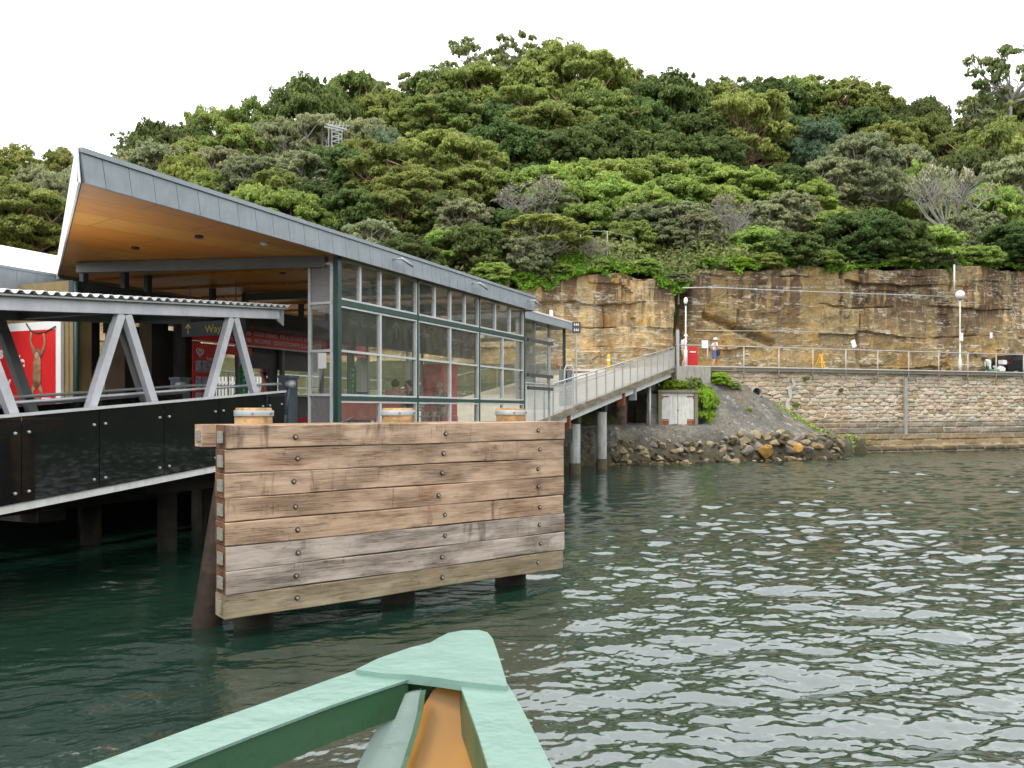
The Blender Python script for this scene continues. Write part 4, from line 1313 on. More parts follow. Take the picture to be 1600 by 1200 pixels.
# facade
ZT, ZB1, ZB2 = RB - .01, 4.40, 4.29
LM1, LM0 = 3.485, 2.655
ZC1, ZC0 = 2.65, 2.56
bays = [(5.42, 8.20), (8.26, 11.16), (11.22, 13.95)]
GN = .22
b = MB(); b.box(5.30, 5.41, .10, .20, FLOOR, RB); b.build("corner_post", M['greensteel'], TB, bevel=.005)
for a in (8.23, 11.19, 13.99):
    b = MB(); b.box(a - .028, a + .028, .16, .3, FLOOR, RB - .002); b.build("post", M['greensteel'], TB)
for z0, z1 in ((ZB2, ZB1), (ZC0, ZC1)):
    for a0, a1 in ((5.395, 8.2), (8.26, 11.16), (11.22, 13.96)):
        b = MB(); b.box(a0, a1, .155, .29, z0 + .008, z1 - .008); b.build("transom", M['greensteel'], TB)
def window(a0, a1, z0, z1, nh, nv, louvre=0, fw=.035, parent=TB, gn=GN):
    """aluminium frame in the front wall with nh x nv lights"""
    b = MB()
    b.box(a0, a1, gn - .05, gn + .03, z0, z0 + fw); b.box(a0, a1, gn - .05, gn + .03, z1 - fw, z1)
    b.box(a0, a0 + fw, gn - .047, gn + .027, z0 + fw, z1 - fw); b.box(a1 - fw, a1, gn - .047, gn + .027, z0 + fw, z1 - fw)
    das = (a1 - a0) / nh; dzs = (z1 - z0) / nv
    for i in range(1, nh):
        b.box(a0 + das * i - fw * .9, a0 + das * i + fw * .9, gn - .047, gn + .027, z0 + fw, z1 - fw)
    for j in range(1, nv):
        for i in range(nh):
            b.box(a0 + das * i + fw, a0 + das * (i + 1) - fw, gn - .044, gn + .024, z0 + dzs * j - fw * .6, z0 + dzs * j + fw * .6)
    w = b.build("window", M['alu'], parent, bevel=.003, bseg=1)
    for i in range(nh):
        for j in range(nv):
            b = MB()
            x0, x1 = a0 + das * i + fw * .8, a0 + das * (i + 1) - fw * .8
            y0, y1 = z0 + dzs * j + fw * .5, z0 + dzs * (j + 1) - fw * .5
            if i < louvre:
                k = 5; h = (y1 - y0) / k
                for q in range(k):
                    b.hexa([(x0, gn + .012, y0 + q * h), (x1, gn + .012, y0 + q * h), (x1, gn + .018, y0 + q * h), (x0, gn + .018, y0 + q * h),
                            (x0, gn - .014, y0 + (q + 1) * h - .012), (x1, gn - .014, y0 + (q + 1) * h - .012), (x1, gn - .008, y0 + (q + 1) * h - .012), (x0, gn - .008, y0 + (q + 1) * h - .012)])
                p = b.build("louvre", M['glass'], w)
            else:
                b.box(x0, x1, gn - .003, gn + .003, y0, y1)
                p = b.build("pane", M['glass'], w)
for i, (a0, a1) in enumerate(bays):
    a1 = a1 if i < 2 else 13.95
    window(a0, a1, ZB1, ZT, 4 if i < 2 else 3, 1, 4 if i < 2 else 2)
    window(a0, a1, ZC1, ZB2, 2, 2)
    window(a0, a1, FLOOR + .06, ZC0, 2, 1)
# narrow return panel beside the corner post
b = MB(); a = 5.30
zz = [FLOOR + .02, 2.665, 3.46, 4.32, 5.02]
for z in zz: b.box(a - .04, a + .04, .21, .73, z - .022, z + .022)
for n in (.21, .69): b.box(a - .037, a + .037, n, n + .04, FLOOR, 5.04)
w = b.build("side_screen", M['alu'], TB, bevel=.003, bseg=1)
for i, (z0, z1) in enumerate(zip(zz, zz[1:])):
    b = MB(); b.box(a - .004, a + .004, .25, .69, z0 + .02, z1 - .02); b.build("pane", M['frost'] if i in (0, 3) else M['glass'], w)
b = MB(); b.box(a - .052, a - .042, .32, .49, 3.14, 3.42); b.build("paper_notice", M['whitesign'], w)
# right-hand end wall with glass
b = MB(); b.box(13.98, 14.04, .32, 3.4, FLOOR, FLOOR + .1); b.box(13.98, 14.04, .32, 3.4, 4.3, 4.4); b.box(13.98, 14.04, 3.36, 3.44, FLOOR, RB)
b.build("end_frame", M['alu'], TB)
# horizontal sunshade arms and clear screen past the facade
for z in (4.33, 3.36, 3.0):
    b = MB(); b.box(14.02, 15.9, .05, .11, z - .045, z + .045); b.build("outrigger", M['darksteel'], TB, bevel=.004)
b = MB(); b.box(14.1, 15.75, .12, .13, 2.4, 4.5); b.build("clear_screen", M['clear'], TB)
b = MB(); b.box(15.72, 15.78, .10, .16, FLOOR + .2, 4.5); b.build("screen_post", M['galv'], TB)

# ---- kiosk block along the back of the hall
KN = 5.64; KT = 4.93
KB = wthing("kiosk_block", "dark clad kiosk and waiting block under the far edge of the pointed roof", "building")
def kz(a): return 4.93
b = MB(); b.box(4.33, 19.5, KN, KN + .12, 4.35, KT)
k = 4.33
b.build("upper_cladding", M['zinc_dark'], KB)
# walls, left to right
segs = [(4.33, 4.75, 'ochre', 'wall'), (4.75, 5.15, 'black', 'dark_opening'), (5.15, 5.55, 'tan', 'wall'), (5.55, 6.0, 'black', 'dark_opening'), (6.0, 6.25, 'tan', 'wall'), (6.25, 6.95, 'black', 'doorway'), (6.95, 7.2, 'darksteel', 'column')]
for a0, a1, m, nm in segs:
    b = MB(); rec = .25 if m == 'black' else 0
    b.box(a0 + .001, a1 - .001, KN + rec, KN + rec + .1, FLOOR, 4.349); b.build(nm, M[m], KB)
b = MB(); b.box(4.33, 4.43, KN + .12, 9.5, FLOOR, KT); b.build("end_wall", M['ochre'], KB)
b = MB(); b.tube([(4.36, KN - .06, FLOOR), (4.36, KN - .06, 4.9)], .05, 10); b.build("downpipe", M['greensteel'], KB, True)
b = MB(); b.box(5.0, 5.5, KN - .25, KN - .02, 3.95, 4.2); b.build("wall_heater", M['black'], KB)
b = MB(); b.box(7.2, 9.3, KN + 1.6, KN + 1.7, FLOOR, 4.35); b.build("back_wall", simple("dark_interior_wall", (.035, .033, .03), .8), KB)
for a in (8.95, 10.6, 12.3, 14.6, 17):
    b = MB(); b.box(a - .05, a + .05, KN, KN + .1, FLOOR, 4.35); b.build("post", M['galv_dark'], KB)
b = MB(); b.box(9.0, 12.2, KN + .12, KN + .2, 3.45, 4.349); b.box(10.2, 10.5, KN + .12, KN + .2, 2.81, 3.449); b.build("window_header", M['darksteel'], KB)
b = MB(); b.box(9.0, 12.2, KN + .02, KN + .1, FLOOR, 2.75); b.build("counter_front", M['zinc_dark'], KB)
b = MB(); b.box(9.0, 12.2, KN - .15, KN + .25, 2.75, 2.80); b.build("counter_top", M['galv'], KB)
# clerestory posts up to the roof
for a in (4.62, 5.6, 6.2, 8.1, 9.2, 11.4, 12.6):
    b = MB(); b.box(a - .06, a + .06, KN + .0, KN + .11, KT + .001, zu(KN) - .002); b.build("clerestory_post", M['darksteel'], KB)
# hall fittings
b = MB(); b.box(5.0, 13.9, 4.9, KN - .03, 4.35, 4.42); b.build("ceiling_tray", M['zinc_dark'], KB)

# ---- kiosk banner, long red sign
def sign_text(parent, body, a, z, size, mat, n, name="lettering", sx=1.0, bold=0.0):
    return text_mesh(name, body, size, mat, parent, (a, n, z), (R(90), 0, 0), .003, sx=sx, bold=bold)
def heart(mb, a, z, s, n, th=.012):
    # two nested outlined hearts
    for sc_ in (1.0, .5):
        pts = []
        for i in range(25):
            t_ = 2 * math.pi * i / 24
            x = .062 * 16 * math.sin(t_) ** 3 / 1.0; y = .062 * (13 * math.cos(t_) - 5 * math.cos(2 * t_) - 2 * math.cos(3 * t_) - math.cos(4 * t_))
            pts.append((a + s * sc_ * x * .5, n, z + s * sc_ * y * .5))
        mb.tube(pts, th * .7, 6)
KS = wthing("kiosk_banner", "long red kiosk banner with white menu lettering above the counter", "sign", 0, KN - .2)
b = MB(); b.box(7.25, 14.1, -.03, .03, 3.98, 4.40); bo = b.build("banner_board", M['red'], KS)
b = MB(); b.box(7.23, 14.12, -.034, .034, 4.402, 4.43); b.box(7.23, 14.12, -.034, .034, 3.95, 3.978); b.build("frame", M['whitesign'], KS)
tw = M['whitesign']
sign_text(KS, "ICE CREAMS · COLD DRINKS · PIES & SAUSAGE ROLLS", 9.95, 4.27, .135, tw, -.034, sx=.98)
sign_text(KS, "HOT COFFEE · SECONDS · CONFECTIONERY & CARDS", 9.95, 4.10, .135, tw, -.034, sx=.98)
sign_text(KS, "TASTE", 11.75, 4.30, .12, tw, -.034); sign_text(KS, "JOY", 11.75, 4.13, .19, tw, -.034, bold=.006)
sign_text(KS, "PIES & DRINKS", 13.2, 4.2, .16, tw, -.034)
b = MB(); heart(b, 7.55, 4.24, .25, -.035); b.build("emblem", tw, KS)
b = MB(); b.tube([(7.95, -.034, 4.36), (8.05, -.034, 4.15), (8.12, -.034, 4.0)], [.04, .06, .03], 8); b.tube([(8.45, -.034, 4.38), (8.5, -.034, 4.12), (8.62, -.034, 4.06), (8.75, -.034, 4.12), (8.85, -.034, 4.36)], [.03, .06, .08, .06, .02], 8)
b.tube([(12.2, -.034, 4.36), (12.24, -.034, 4.12), (12.36, -.034, 4.05), (12.48, -.034, 4.14), (12.55, -.034, 4.35)], [.02, .05, .07, .05, .02], 8); b.build("monkey_picture", M['rust'], KS, True)

KP = wthing("kiosk_price_board", "tall red price board with heart emblem and small product pictures", "sign", 7.32, KN - .12)
b = MB(); b.box(-.02, .68, -.02, .02, 1.95, 3.93); b.box(.69, 1.9, -.02, .02, 3.72, 3.93); b.build("board", M['red'], KP)
b = MB(); heart(b, .18, 3.72, .22, -.025); b.build("emblem", tw, KP)
text_mesh("lettering", "TASTE\nJOY", .10, tw, KP, (.52, -.024, 3.52), (R(90), 0, 0))
for i in range(3):
    for j in range(4):
        b = MB(); b.box(.05 + .2 * i, .21 + .2 * i, -.03, -.021, 2.15 + j * .37, 2.42 + j * .37); b.build("product_picture", M['fade'], KP)

WO = wthing("way_out_sign", "black hanging sign reading Way out with an arrow, above the gangway end", "sign", 5.75, 3.45, -.17)
b = MB(); b.box(-.02, .02, -.85, .8, 4.05, 4.34); b.build("board", M['black'], WO)
text_mesh("lettering", "Way out", .22, M['signyellow'], WO, (-.026, -.22, 4.18), (R(90), 0, R(-90)))
b = MB(); b.beam((-.026, .62, 4.1), (-.026, .62, 4.3), .006, .02, (0, 1, 0)); b.beam((-.026, .62, 4.3), (-.026, .55, 4.22), .006, .02, (0, 0, 1)); b.beam((-.026, .62, 4.3), (-.026, .69, 4.22), .006, .02, (0, 0, 1)); b.build("arrow", M['signyellow'], WO)
for n in (-.6, .6):
    b = MB(); b.tube([(0, n, 4.34), (0, n, 5.1)], .012, 6); b.build("hanger", M['darksteel'], WO)

# dark bulkhead with direction lettering, seen through the glass
BH = wthing("direction_bulkhead", "long dark overhead sign with arrows and words, seen through the glass front", "sign", 0, 1.6)
b = MB(); b.box(7.2, 13.9, -.1, .1, 3.80, 4.55); b.build("bulkhead", simple("bulkhead_brown", (.045, .038, .03), .6), BH)
pale = simple("pale_lettering", (.34, .33, .3), .6)
text_mesh("lettering", "Taxis  Bus  City", .17, pale, BH, (8.15, -.105, 4.25), (R(90), 0, 0))
text_mesh("lettering", "Main entrance", .17, pale, BH, (10.6, -.105, 4.25), (R(90), 0, 0))
text_mesh("lettering", "Lower entrance", .17, pale, BH, (12.35, -.105, 4.25), (R(90), 0, 0))
b = MB(); b.beam((9.5, -.105, 4.05), (9.5, -.105, 4.42), .03, .006, (0, 1, 0)); b.beam((9.5, -.105, 4.42), (9.35, -.105, 4.28), .03, .006, (0, 1, 0)); b.beam((9.5, -.105, 4.42), (9.65, -.105, 4.28), .03, .006, (0, 1, 0))
b.beam((13.3, -.105, 4.1), (13.55, -.105, 4.35), .03, .006, (0, 1, 0)); b.build("arrow", pale, BH)

# the station post with its green oval plate
def post_with_oval(px, n, top, lab):
    SP = wthing("platform_post", lab, "post", apx(px, n), n, 0, "silver posts with green plates")
    b = MB(); b.lathe([(.085, FLOOR), (.085, top), (.12, top + .01), (.12, top + .06), (.07, top + .09)], (0, 0, 0), 18); b.build("column", M['galv'], SP, True)
    b = MB(); pts = [(-.14 * math.cos(t_), -.13, (top - .45 if math.sin(t_) > 0 else top - 1.0) + .12 * math.sin(t_)) for t_ in np.linspace(0, 2 * math.pi, 25)[:-1]]
    b.prism([(x_ - .1, y_, z_) for x_, y_, z_ in pts], (0, .02, 0)); b.build("oval_plate", M['green'], SP)
    for i, ch in enumerate("WHARF"):
        text_mesh("lettering", ch, .12, tw, SP, (-.1, -.135, top - .46 - i * .12), (R(90), 0, 0))
post_with_oval(379, 4.3, 3.75, "silver post with a green oval plate, seen through the gangway truss")
post_with_oval(548, 2.3, 3.75, "silver post with a green oval plate, behind the first bay of glass")
# orange poster with the hanging ape
PO = wthing("advertising_poster", "large red ice cream poster with a hanging orangutan picture in a white frame", "poster", 4.33, 5.9)
pl = -.03
b = MB(); b.box(-.08, -.01, -.02, 2.3, 2.2, 4.14); b.build("frame", M['whitesign'], PO)
b = MB(); b.box(-.092, -.081, .12, 2.2, 2.3, 3.98); b.build("panel", M['red'], PO)
def ape(scale_m):
    b = MB(); x = -.10
    S = lambda n, z: (x, n, z)
    b.tube([S(.95, 4.12), S(.82, 3.98), S(.62, 3.92), S(.4, 3.93), S(.1, 4.03)], .014, 6)
    br = b.build("branch", M['oldpile'], PO, True)
    b = MB()
    b.tube([S(.80, 3.96), S(.82, 3.75), S(.72, 3.55), S(.66, 3.42)], [.03, .03, .045, .05], 10)
    b.tube([S(.45, 3.93), S(.40, 3.72), S(.47, 3.56), S(.58, 3.42)], [.03, .03, .045, .05], 10)
    b.tube([S(.62, 3.48), S(.63, 3.25), S(.64, 3.02), S(.64, 2.85)], [.09, .12, .13, .1], 12)
    b.tube([S(.70, 2.88), S(.78, 2.72), S(.66, 2.55), S(.60, 2.48)], [.055, .05, .035, .02], 8)
    b.tube([S(.58, 2.88), S(.50, 2.74), S(.62, 2.6), S(.66, 2.55)], [.055, .05, .035, .02], 8)
    for v in b.bm.verts: v.co.x = x + (v.co.x - x) * .12
    b.build("ape_body", simple("ape_fur_print", (.27, .15, .08), .8, var=.4, scale=12), PO, True)
    b = MB(); b.sphere(S(.63, 3.5), .105, .15, 1, 1.05)
    b.build("ape_head", simple("ape_head_print", (.17, .09, .05), .8, var=.4, scale=20), PO, True)
    b = MB(); b.sphere((x - .012, .63, 3.47), .065, .15, 1, 1.1); b.build("ape_face", simple("ape_face_print", (.42, .25, .18), .8), PO, True)
ape(1)
text_mesh("lettering", "TASTE", .17, tw, PO, (-.094, .62, 2.42), (R(90), 0, R(-90)), bold=.008)
text_mesh("lettering", "life", .34, tw, PO, (-.094, 1.2, 3.35), (R(90), 0, R(-90)), bold=.01)
text_mesh("lettering", "is", .34, tw, PO, (-.094, 1.75, 3.55), (R(90), 0, R(-90)), bold=.01)
text_mesh("lettering", "tasty", .34, tw, PO, (-.094, 1.75, 2.95), (R(90), 0, R(-90)), bold=.01)
b = MB(); b.beam((-.098, .5, 2.62), (-.098, .25, 2.62), .006, .03); b.beam((-.098, .25, 2.63), (-.098, .25, 2.4), .006, .03, (0, 1, 0)); b.build("corner_bracket", tw, PO)

# ---- neighbouring block with the white roof
NB = wthing("neighbouring_block", "low grey clad block with a broad white sloping roof, far left", "building")
b = MB(); b.prism([(-4, 8.0, 5.36), (13, 8.0, 5.36), (13, 14.5, 7.1), (-4, 14.5, 7.1)], (0, 0, .06)); b.build("roof", M['roofwhite'], NB)
b = MB(); x = -4
while x < 13:
    b.box(x + .003, x + .44 - .003, 7.93, 7.99, 5.02, 5.35); x += .44
b.build("fascia", M['zinc'], NB)
b = MB(); b.box(-4, 13, 7.92, 8.02, 5.352, 5.41); b.build("gutter", M['zinc'], NB)
b = MB(); x = -4
while x < 5:
    b.box(x + .003, x + .7 - .003, 7.2, 7.24, 4.78, 5.0); x += .7
b.build("lower_fascia", M['zinc'], NB)
b = MB(); b.box(-4, 4.3, 7.2, 8.0, 4.74, 4.779); b.build("lower_soffit", M['zinc_dark'], NB)
b = MB(); b.box(-4, 4.3, 9.0, 9.1, FLOOR, 4.74); b.build("wall", M['tan'], NB)
b = MB(); b.box(4.5, 13, 8.3, 8.4, 4.6, 5.3); b.build("back_wall", M['zinc'], NB)

# ---- small roofed extension at the far end
EX = empty("rear_shelter", (.43, 33.0, 0), WRZ, "small glazed shelter with a low grey roof behind the ramp, past the glass front", "building")
EL = 5.7
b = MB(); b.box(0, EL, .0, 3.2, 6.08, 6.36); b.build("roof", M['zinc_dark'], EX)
b = MB(); x = 0
while x < EL - .05:
    x2 = min(x + .6, EL); b.box(x + .004, x2 - .004, -.04, -.004, 6.05, 6.37); x = x2
b.build("fascia", M['zinc'], EX)
b = MB(); b.box(-.04, EL + .04, -.07, .3, 6.371, 6.43); b.build("capping", M['roofwhite'], EX)
for a in (.2, 1.9, 3.6, EL - .15):
    b = MB(); b.box(a - .06, a + .06, .25, .37, 2.6, 6.08); b.build("post", M['greensteel'] if a > 5 else M['galv_dark'], EX)
for a0, a1 in ((.27, 1.83), (1.97, 3.53), (3.67, EL - .22)):
    b = MB(); b.box(a0, a1, .30, .32, 2.6, 6.07); b.build("pane", M['glass'], EX)
b = MB(); b.tube([(4.4, .5, 6.43), (4.4, .5, 6.85)], .08, 10); b.build("vent_pipe", M['whitesign'], EX)
b = MB(); b.box(3.9, EL - .3, 1.8, 2.0, 2.6, 6.07); b.build("inner_wall", M['darksteel'], EX)

# forecourt behind the wharf: bus road, low wall and railings seen through the building
b = MB(); b.box(-10, 42, 15, 34, FLOOR - .9, FLOOR + .02); b.box(21.0, 30, 4.5, 15, FLOOR - .9, FLOOR + .02)
o = b.build("forecourt", M['pale_conc']); o.location = (WA[0], WA[1], 0); o.rotation_euler = (0, 0, WRZ); setp(o, kind='structure')
# sloping bank from the forecourt up to the cliff, closes the view under the roofs
us = np.arange(-60, -8, 1.0); vs = np.arange(0, 1.01, .1)
U_, V_ = np.meshgrid(us, vs, indexing='ij')
Zq = FLOOR - .2 + V_ * 3.4 + (fbm(U_ * .3, V_ * 4, 3) - .5) * .5
o = mesh_np("verge", np.stack([U_, -1.5 + V_ * (CV + 1.5), Zq], -1).reshape(-1, 3), grid_faces(len(us), len(vs)), bpy.data.materials["hill_soil_and_litter"], smooth=True)
o.location = (W0[0], W0[1], 0); o.rotation_euler = (0, 0, WALL_RZ); setp(o, kind='structure')

# things seen through the glass ------------------------------------------------
LW = wthing("low_wall", "pale low concrete wall with railings behind the terminal, seen through the glass", "wall", 12, 8.5)
b = MB(); b.box(-2.2, 8, 0, .25, FLOOR, 2.75); b.build("wall", M['pale_conc'], LW, bevel=.01)
b = MB()
for x in np.arange(-2, 8, .9): b.tube([(x, .12, 2.75), (x, .12, 3.5)], .02, 6)
b.tube([(-2, .12, 3.5), (8, .12, 3.5)], .025, 6); b.tube([(-2, .12, 3.1), (8, .12, 3.1)], .018, 6); b.build("railing", M['galv'], LW)
WR = wthing("white_picket_fence", "white picket fence seen through the kiosk opening below greenery", "fence", 13, 12)
for x in np.arange(-2, 6, .16):
    b = MB(); b.box(x, x + .07, 0, .03, FLOOR, 3.45 + .04 * x); b.build("picket", M['whitesign'], WR)
b = MB(); b.box(-2, 6, .03, .06, 3.3, 3.38); b.build("rail", M['whitesign'], WR)
for k, (a, n, s) in enumerate([(11, 13.5, 2.2), (14.5, 14.0, 2.6), (18, 12.0, 2.3), (22, 9.5, 2.4), (8, 14.5, 2.4), (26, 8, 2.4)]):
    p = wpos(a, n, FLOOR - .1)
    root = empty("garden_bush", p, k, ["bush behind the white picket fence, left", "larger bush behind the white picket fence", "bush above the pale low wall behind the glass", "bush behind the red cabinet, seen through the glass", "bush at far left behind the kiosk", "bush past the end of the low wall"][k], "bush", "bushes behind the terminal")
    root.scale = (s * .8, s * .8, s * .6)
    cm, tm = protos(['grey', 'dark', 'grey', 'grey', 'dark', 'grey'][k])[k % 3]
    for nm, me in (("foliage", cm), ("stem", tm)):
        o = bpy.data.objects.new(nm, me); COL.objects.link(o); o.parent = root
BP = wthing("ticket_totem", "upright totem, white above and blue below, behind the glass", "sign", apx(566, 3.0), 3.0)
b = MB(); b.box(-.14, .14, -.06, .06, 2.84, 3.7); b.build("upper_panel", M['whitesign'], BP)
b = MB(); b.box(-.14, .14, -.058, .058, FLOOR, 2.838); b.build("lower_panel", M['blue'], BP)
RC = wthing("vending_cabinet", "red vending cabinet behind the right end of the glass front", "vending machine", 12.9, 2.2)
b = MB(); b.box(-.42, .42, -.3, .3, FLOOR, 3.62); b.build("cabinet", M['red'], RC, bevel=.02)
b = MB(); b.box(-.36, .1, -.312, -.302, 2.2, 3.4); b.build("front_panel", M['redpale'], RC)
for i, (a, wd, lab, mt) in enumerate([(5.95, .22, "narrow bright red seat end behind the lowest left window", 'red'), (6.95, .62, "wide pale red bench back behind the lowest left window", 'redpale'), (8.2, .62, "pale red bench back behind the second pile head", 'redpale')]):
    t_ = wthing("bench", lab, "bench", a, .95, 0, "red benches behind the glass")
    b = MB(); b.box(-wd, wd, 0, .05, FLOOR + .4, FLOOR + .78); b.build("backrest", M[mt], t_, bevel=.015)
    b = MB(); b.box(-wd, wd, .05, .5, FLOOR + .38, FLOOR + .44); b.build("seat", M[mt], t_, bevel=.015)
    for sx in (-1, 1):
        for y in (.08, .42):
            b = MB(); b.box(sx * wd * .8 - .02, sx * wd * .8 + .02, y - .02, y + .02, FLOOR, FLOOR + .38); b.build("leg", M['darksteel'], t_)
def chair(a, n, rz, lab):
    t_ = wthing("metal_chair", lab, "chair", a, n, FLOOR, "metal chairs behind the glass", rz)
    b = MB(); b.box(-.21, .21, -.21, .21, .43, .45); b.build("seat", M['galv'], t_, bevel=.006)
    b = MB(); b.tube([(-.2, .2, .45), (-.2, .23, .85), (.2, .23, .85), (.2, .2, .45)], .012, 8)
    for z in (.56, .66, .76): b.box(-.19, .19, .215, .23, z, z + .05)
    b.build("backrest", M['galv'], t_)
    for sx in (-1, 1):
        for y in (-.19, .19):
            b = MB(); b.tube([(sx * .19, y, .43), (sx * .22, y * 1.15, 0)], .012, 6); b.build("leg", M['galv'], t_)
chair(8.9, 1.15, .3, "first metal chair from the left behind the glass front")
chair(9.55, 1.1, -.2, "second metal chair from the left behind the glass front")
chair(10.5, 1.2, .1, "third metal chair from the left, with a table beside it")
chair(11.6, 1.3, -.4, "metal chair nearest the red cabinet")
def table(a, n, lab):
    t_ = wthing("round_table", lab, "table", a, n, FLOOR, "cafe tables behind the glass")
    b = MB(); b.lathe([(.33, .72), (.35, .73), (.35, .75), (.33, .755)], (0, 0, 0), 24); b.build("tabletop", M['alu'], t_)
    b = MB(); b.lathe([(.2, 0), (.2, .02), (.03, .04), (.025, .72)], (0, 0, 0), 14); b.build("pedestal", M['galv'], t_)
table(9.25, 1.9, "cafe table between the first two metal chairs"); table(11.05, 1.9, "cafe table left of the red cabinet")

# ---- gangway bridge --------------------------------------------------------
GA0, GA1, GS = -9.0, 4.9, .078
def gz(a): return 1.261 + GS * a
GW = wthing("gangway", "covered steel truss gangway with black glass sides and corrugated roof", "gangway")
def gbeam(a0, a1, n, z0, z1, w, name, mat, off=0.0, bev=.006):
    b = MB()
    b.hexa([(a0, n - w / 2, gz(a0) + z0), (a1, n - w / 2, gz(a1) + z0), (a1, n + w / 2, gz(a1) + z0), (a0, n + w / 2, gz(a0) + z0),
            (a0, n - w / 2, gz(a0) + z1), (a1, n - w / 2, gz(a1) + z1), (a1, n + w / 2, gz(a1) + z1), (a0, n + w / 2, gz(a0) + z1)])
    return b.build(name, mat, GW, bevel=bev)
G1, G2 = 1.0, 3.25
gbeam(GA0, GA1, G1 + .03, -.11, -.012, .12, "bottom_chord", M['white_paint'])
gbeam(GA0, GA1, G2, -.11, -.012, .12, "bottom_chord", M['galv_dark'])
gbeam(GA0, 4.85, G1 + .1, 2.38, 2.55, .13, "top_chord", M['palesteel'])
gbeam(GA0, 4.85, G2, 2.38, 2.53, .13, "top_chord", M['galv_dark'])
gbeam(GA0, GA1 + .35, (G1 + G2) / 2 + .02, -.05, .01, G2 - G1 - .3, "deck", M['darksteel'])
# end gusset of the roof
b = MB(); b.prism([(4.85, G1 + .1, gz(4.85) + 2.55), (5.05, G1 + .1, gz(5) + 2.55), (5.05, G1 + .1, gz(5) + 2.26), (4.86, G1 + .1, gz(4.85) + 2.36)], (0, .03, 0)); b.build("end_gusset", M['galv'], GW)
k0 = 1.55
for k in range(-4, 2):
    ap = k0 + 2.185 * k
    for sgn in (-1, 1):
        b = MB()
        b.beam((ap + sgn * .05, G1 + .1, gz(ap) + 2.375), (ap + sgn * .95, G1 + .1, gz(ap + sgn * .95) - .02), .12, .10, (0, 1, 0)); b.build("truss_diagonal", M['palesteel'], GW, bevel=.006)
        b = MB()
        aq = ap - .4
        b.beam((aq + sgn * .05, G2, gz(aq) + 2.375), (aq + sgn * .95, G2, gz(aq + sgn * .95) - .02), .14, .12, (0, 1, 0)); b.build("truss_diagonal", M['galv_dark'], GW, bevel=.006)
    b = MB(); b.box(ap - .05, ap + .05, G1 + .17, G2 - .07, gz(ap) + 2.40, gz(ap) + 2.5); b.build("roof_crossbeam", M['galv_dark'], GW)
# black glass side panels
j = -8
edges = [-.09 + 1.12 * i for i in range(-8, 6)]
for a0, a1 in zip(edges, edges[1:]):
    if a0 > 4.3: a1 = 4.88
    for n, w in ((G1 - .045, .02),):
        b = MB()
        b.hexa([(a0 + .006, n - w / 2, gz(a0) - .005), (a1 - .006, n - w / 2, gz(a1) - .005), (a1 - .006, n + w / 2, gz(a1) - .005), (a0 + .006, n + w / 2, gz(a0) - .005),
                (a0 + .006, n - w / 2, gz(a0) + 1.06), (a1 - .006, n - w / 2, gz(a1) + 1.06), (a1 - .006, n + w / 2, gz(a1) + 1.06), (a0 + .006, n + w / 2, gz(a0) + 1.06)])
        gp = b.build("side_panel", M['blackglass'], GW)
        if a1 > -2.5:
            for aa in (a0 + .09, a1 - .09):
                for zz_ in (.12, .86):
                    z_ = gz(aa) + zz_
                    b = MB(); b.tube([(aa, n - .012, z_), (aa, n - .035, z_)], [.022, .017], 10)
                    b.build("panel_bolt", M['galv'], gp, True)
    b = MB()
    b.hexa([(a0 + .006, G2 + .1, gz(a0) - .005), (a1 - .006, G2 + .1, gz(a1) - .005), (a1 - .006, G2 + .12, gz(a1) - .005), (a0 + .006, G2 + .12, gz(a0) - .005),
            (a0 + .006, G2 + .1, gz(a0) + 1.06), (a1 - .006, G2 + .1, gz(a1) + 1.06), (a1 - .006, G2 + .12, gz(a1) + 1.06), (a0 + .006, G2 + .12, gz(a0) + 1.06)])
    b.build("side_panel", M['blackglass'], GW)
gbeam(GA0, 4.9, G1 - .03, 1.065, 1.1, .1, "parapet_rail", M['alu'])
gbeam(GA0, 4.9, G2 + .1, 1.065, 1.1, .08, "parapet_rail", M['galv_dark'])
for n, zh in ((G1 + .3, 1.22), (G2 - .18, 1.22)):
    b = MB(); b.tube([(GA0, n, gz(GA0) + zh), (4.6, n, gz(4.6) + zh), (5.2, n, gz(5) + zh), (5.34, n, gz(5) + zh - .1), (5.38, n, gz(5) + zh - .3), (5.38, n, gz(5) + zh - .6), (5.25, n, gz(5) + zh - .72), (4.9, n, gz(5) + zh - .74)], .024, 10)
    b.build("handrail", M['galv'], GW, True)
# corrugated roof
co = []; na = int((4.98 - GA0) / .018); rows_ = [G1 - .09, (G1 + G2) / 2, G2 + .2]
aa = np.linspace(GA0, 5.0, na)
prof = np.clip(np.sin(aa * 2 * math.pi / .165) * 1.6, -1, 1) * .02
V = []
for n in rows_:
    for dz in (0, .012):
        V.append(np.stack([aa, np.full(na, n), 1.261 + GS * aa + 2.60 + prof + dz + (.06 if n == rows_[1] else 0)], -1))
V = np.stack(V, 1)                      # (na, 6, 3): order n0 lo, n0 hi, n1 lo, n1 hi, n2 lo, n2 hi
idx = np.arange(na * 6).reshape(na, 6)
def strip(c0, c1): return np.stack([idx[:-1, c0], idx[1:, c0], idx[1:, c1], idx[:-1, c1]], -1)
F = np.concatenate([strip(0, 2), strip(2, 4), strip(1, 3), strip(3, 5), strip(0, 1), strip(4, 5)])
mesh_np("corrugated_roof", V.reshape(-1, 3), F, M['roofwhite'], GW)
gbeam(GA0, 4.98, G1 - .02, 2.552, 2.572, .07, "roof_batten", M['galv'], bev=0)

M['slate'] = weathered("slate_blue_paint", (.085, .105, .125), (.05, .05, .05), .5, 0, .4)
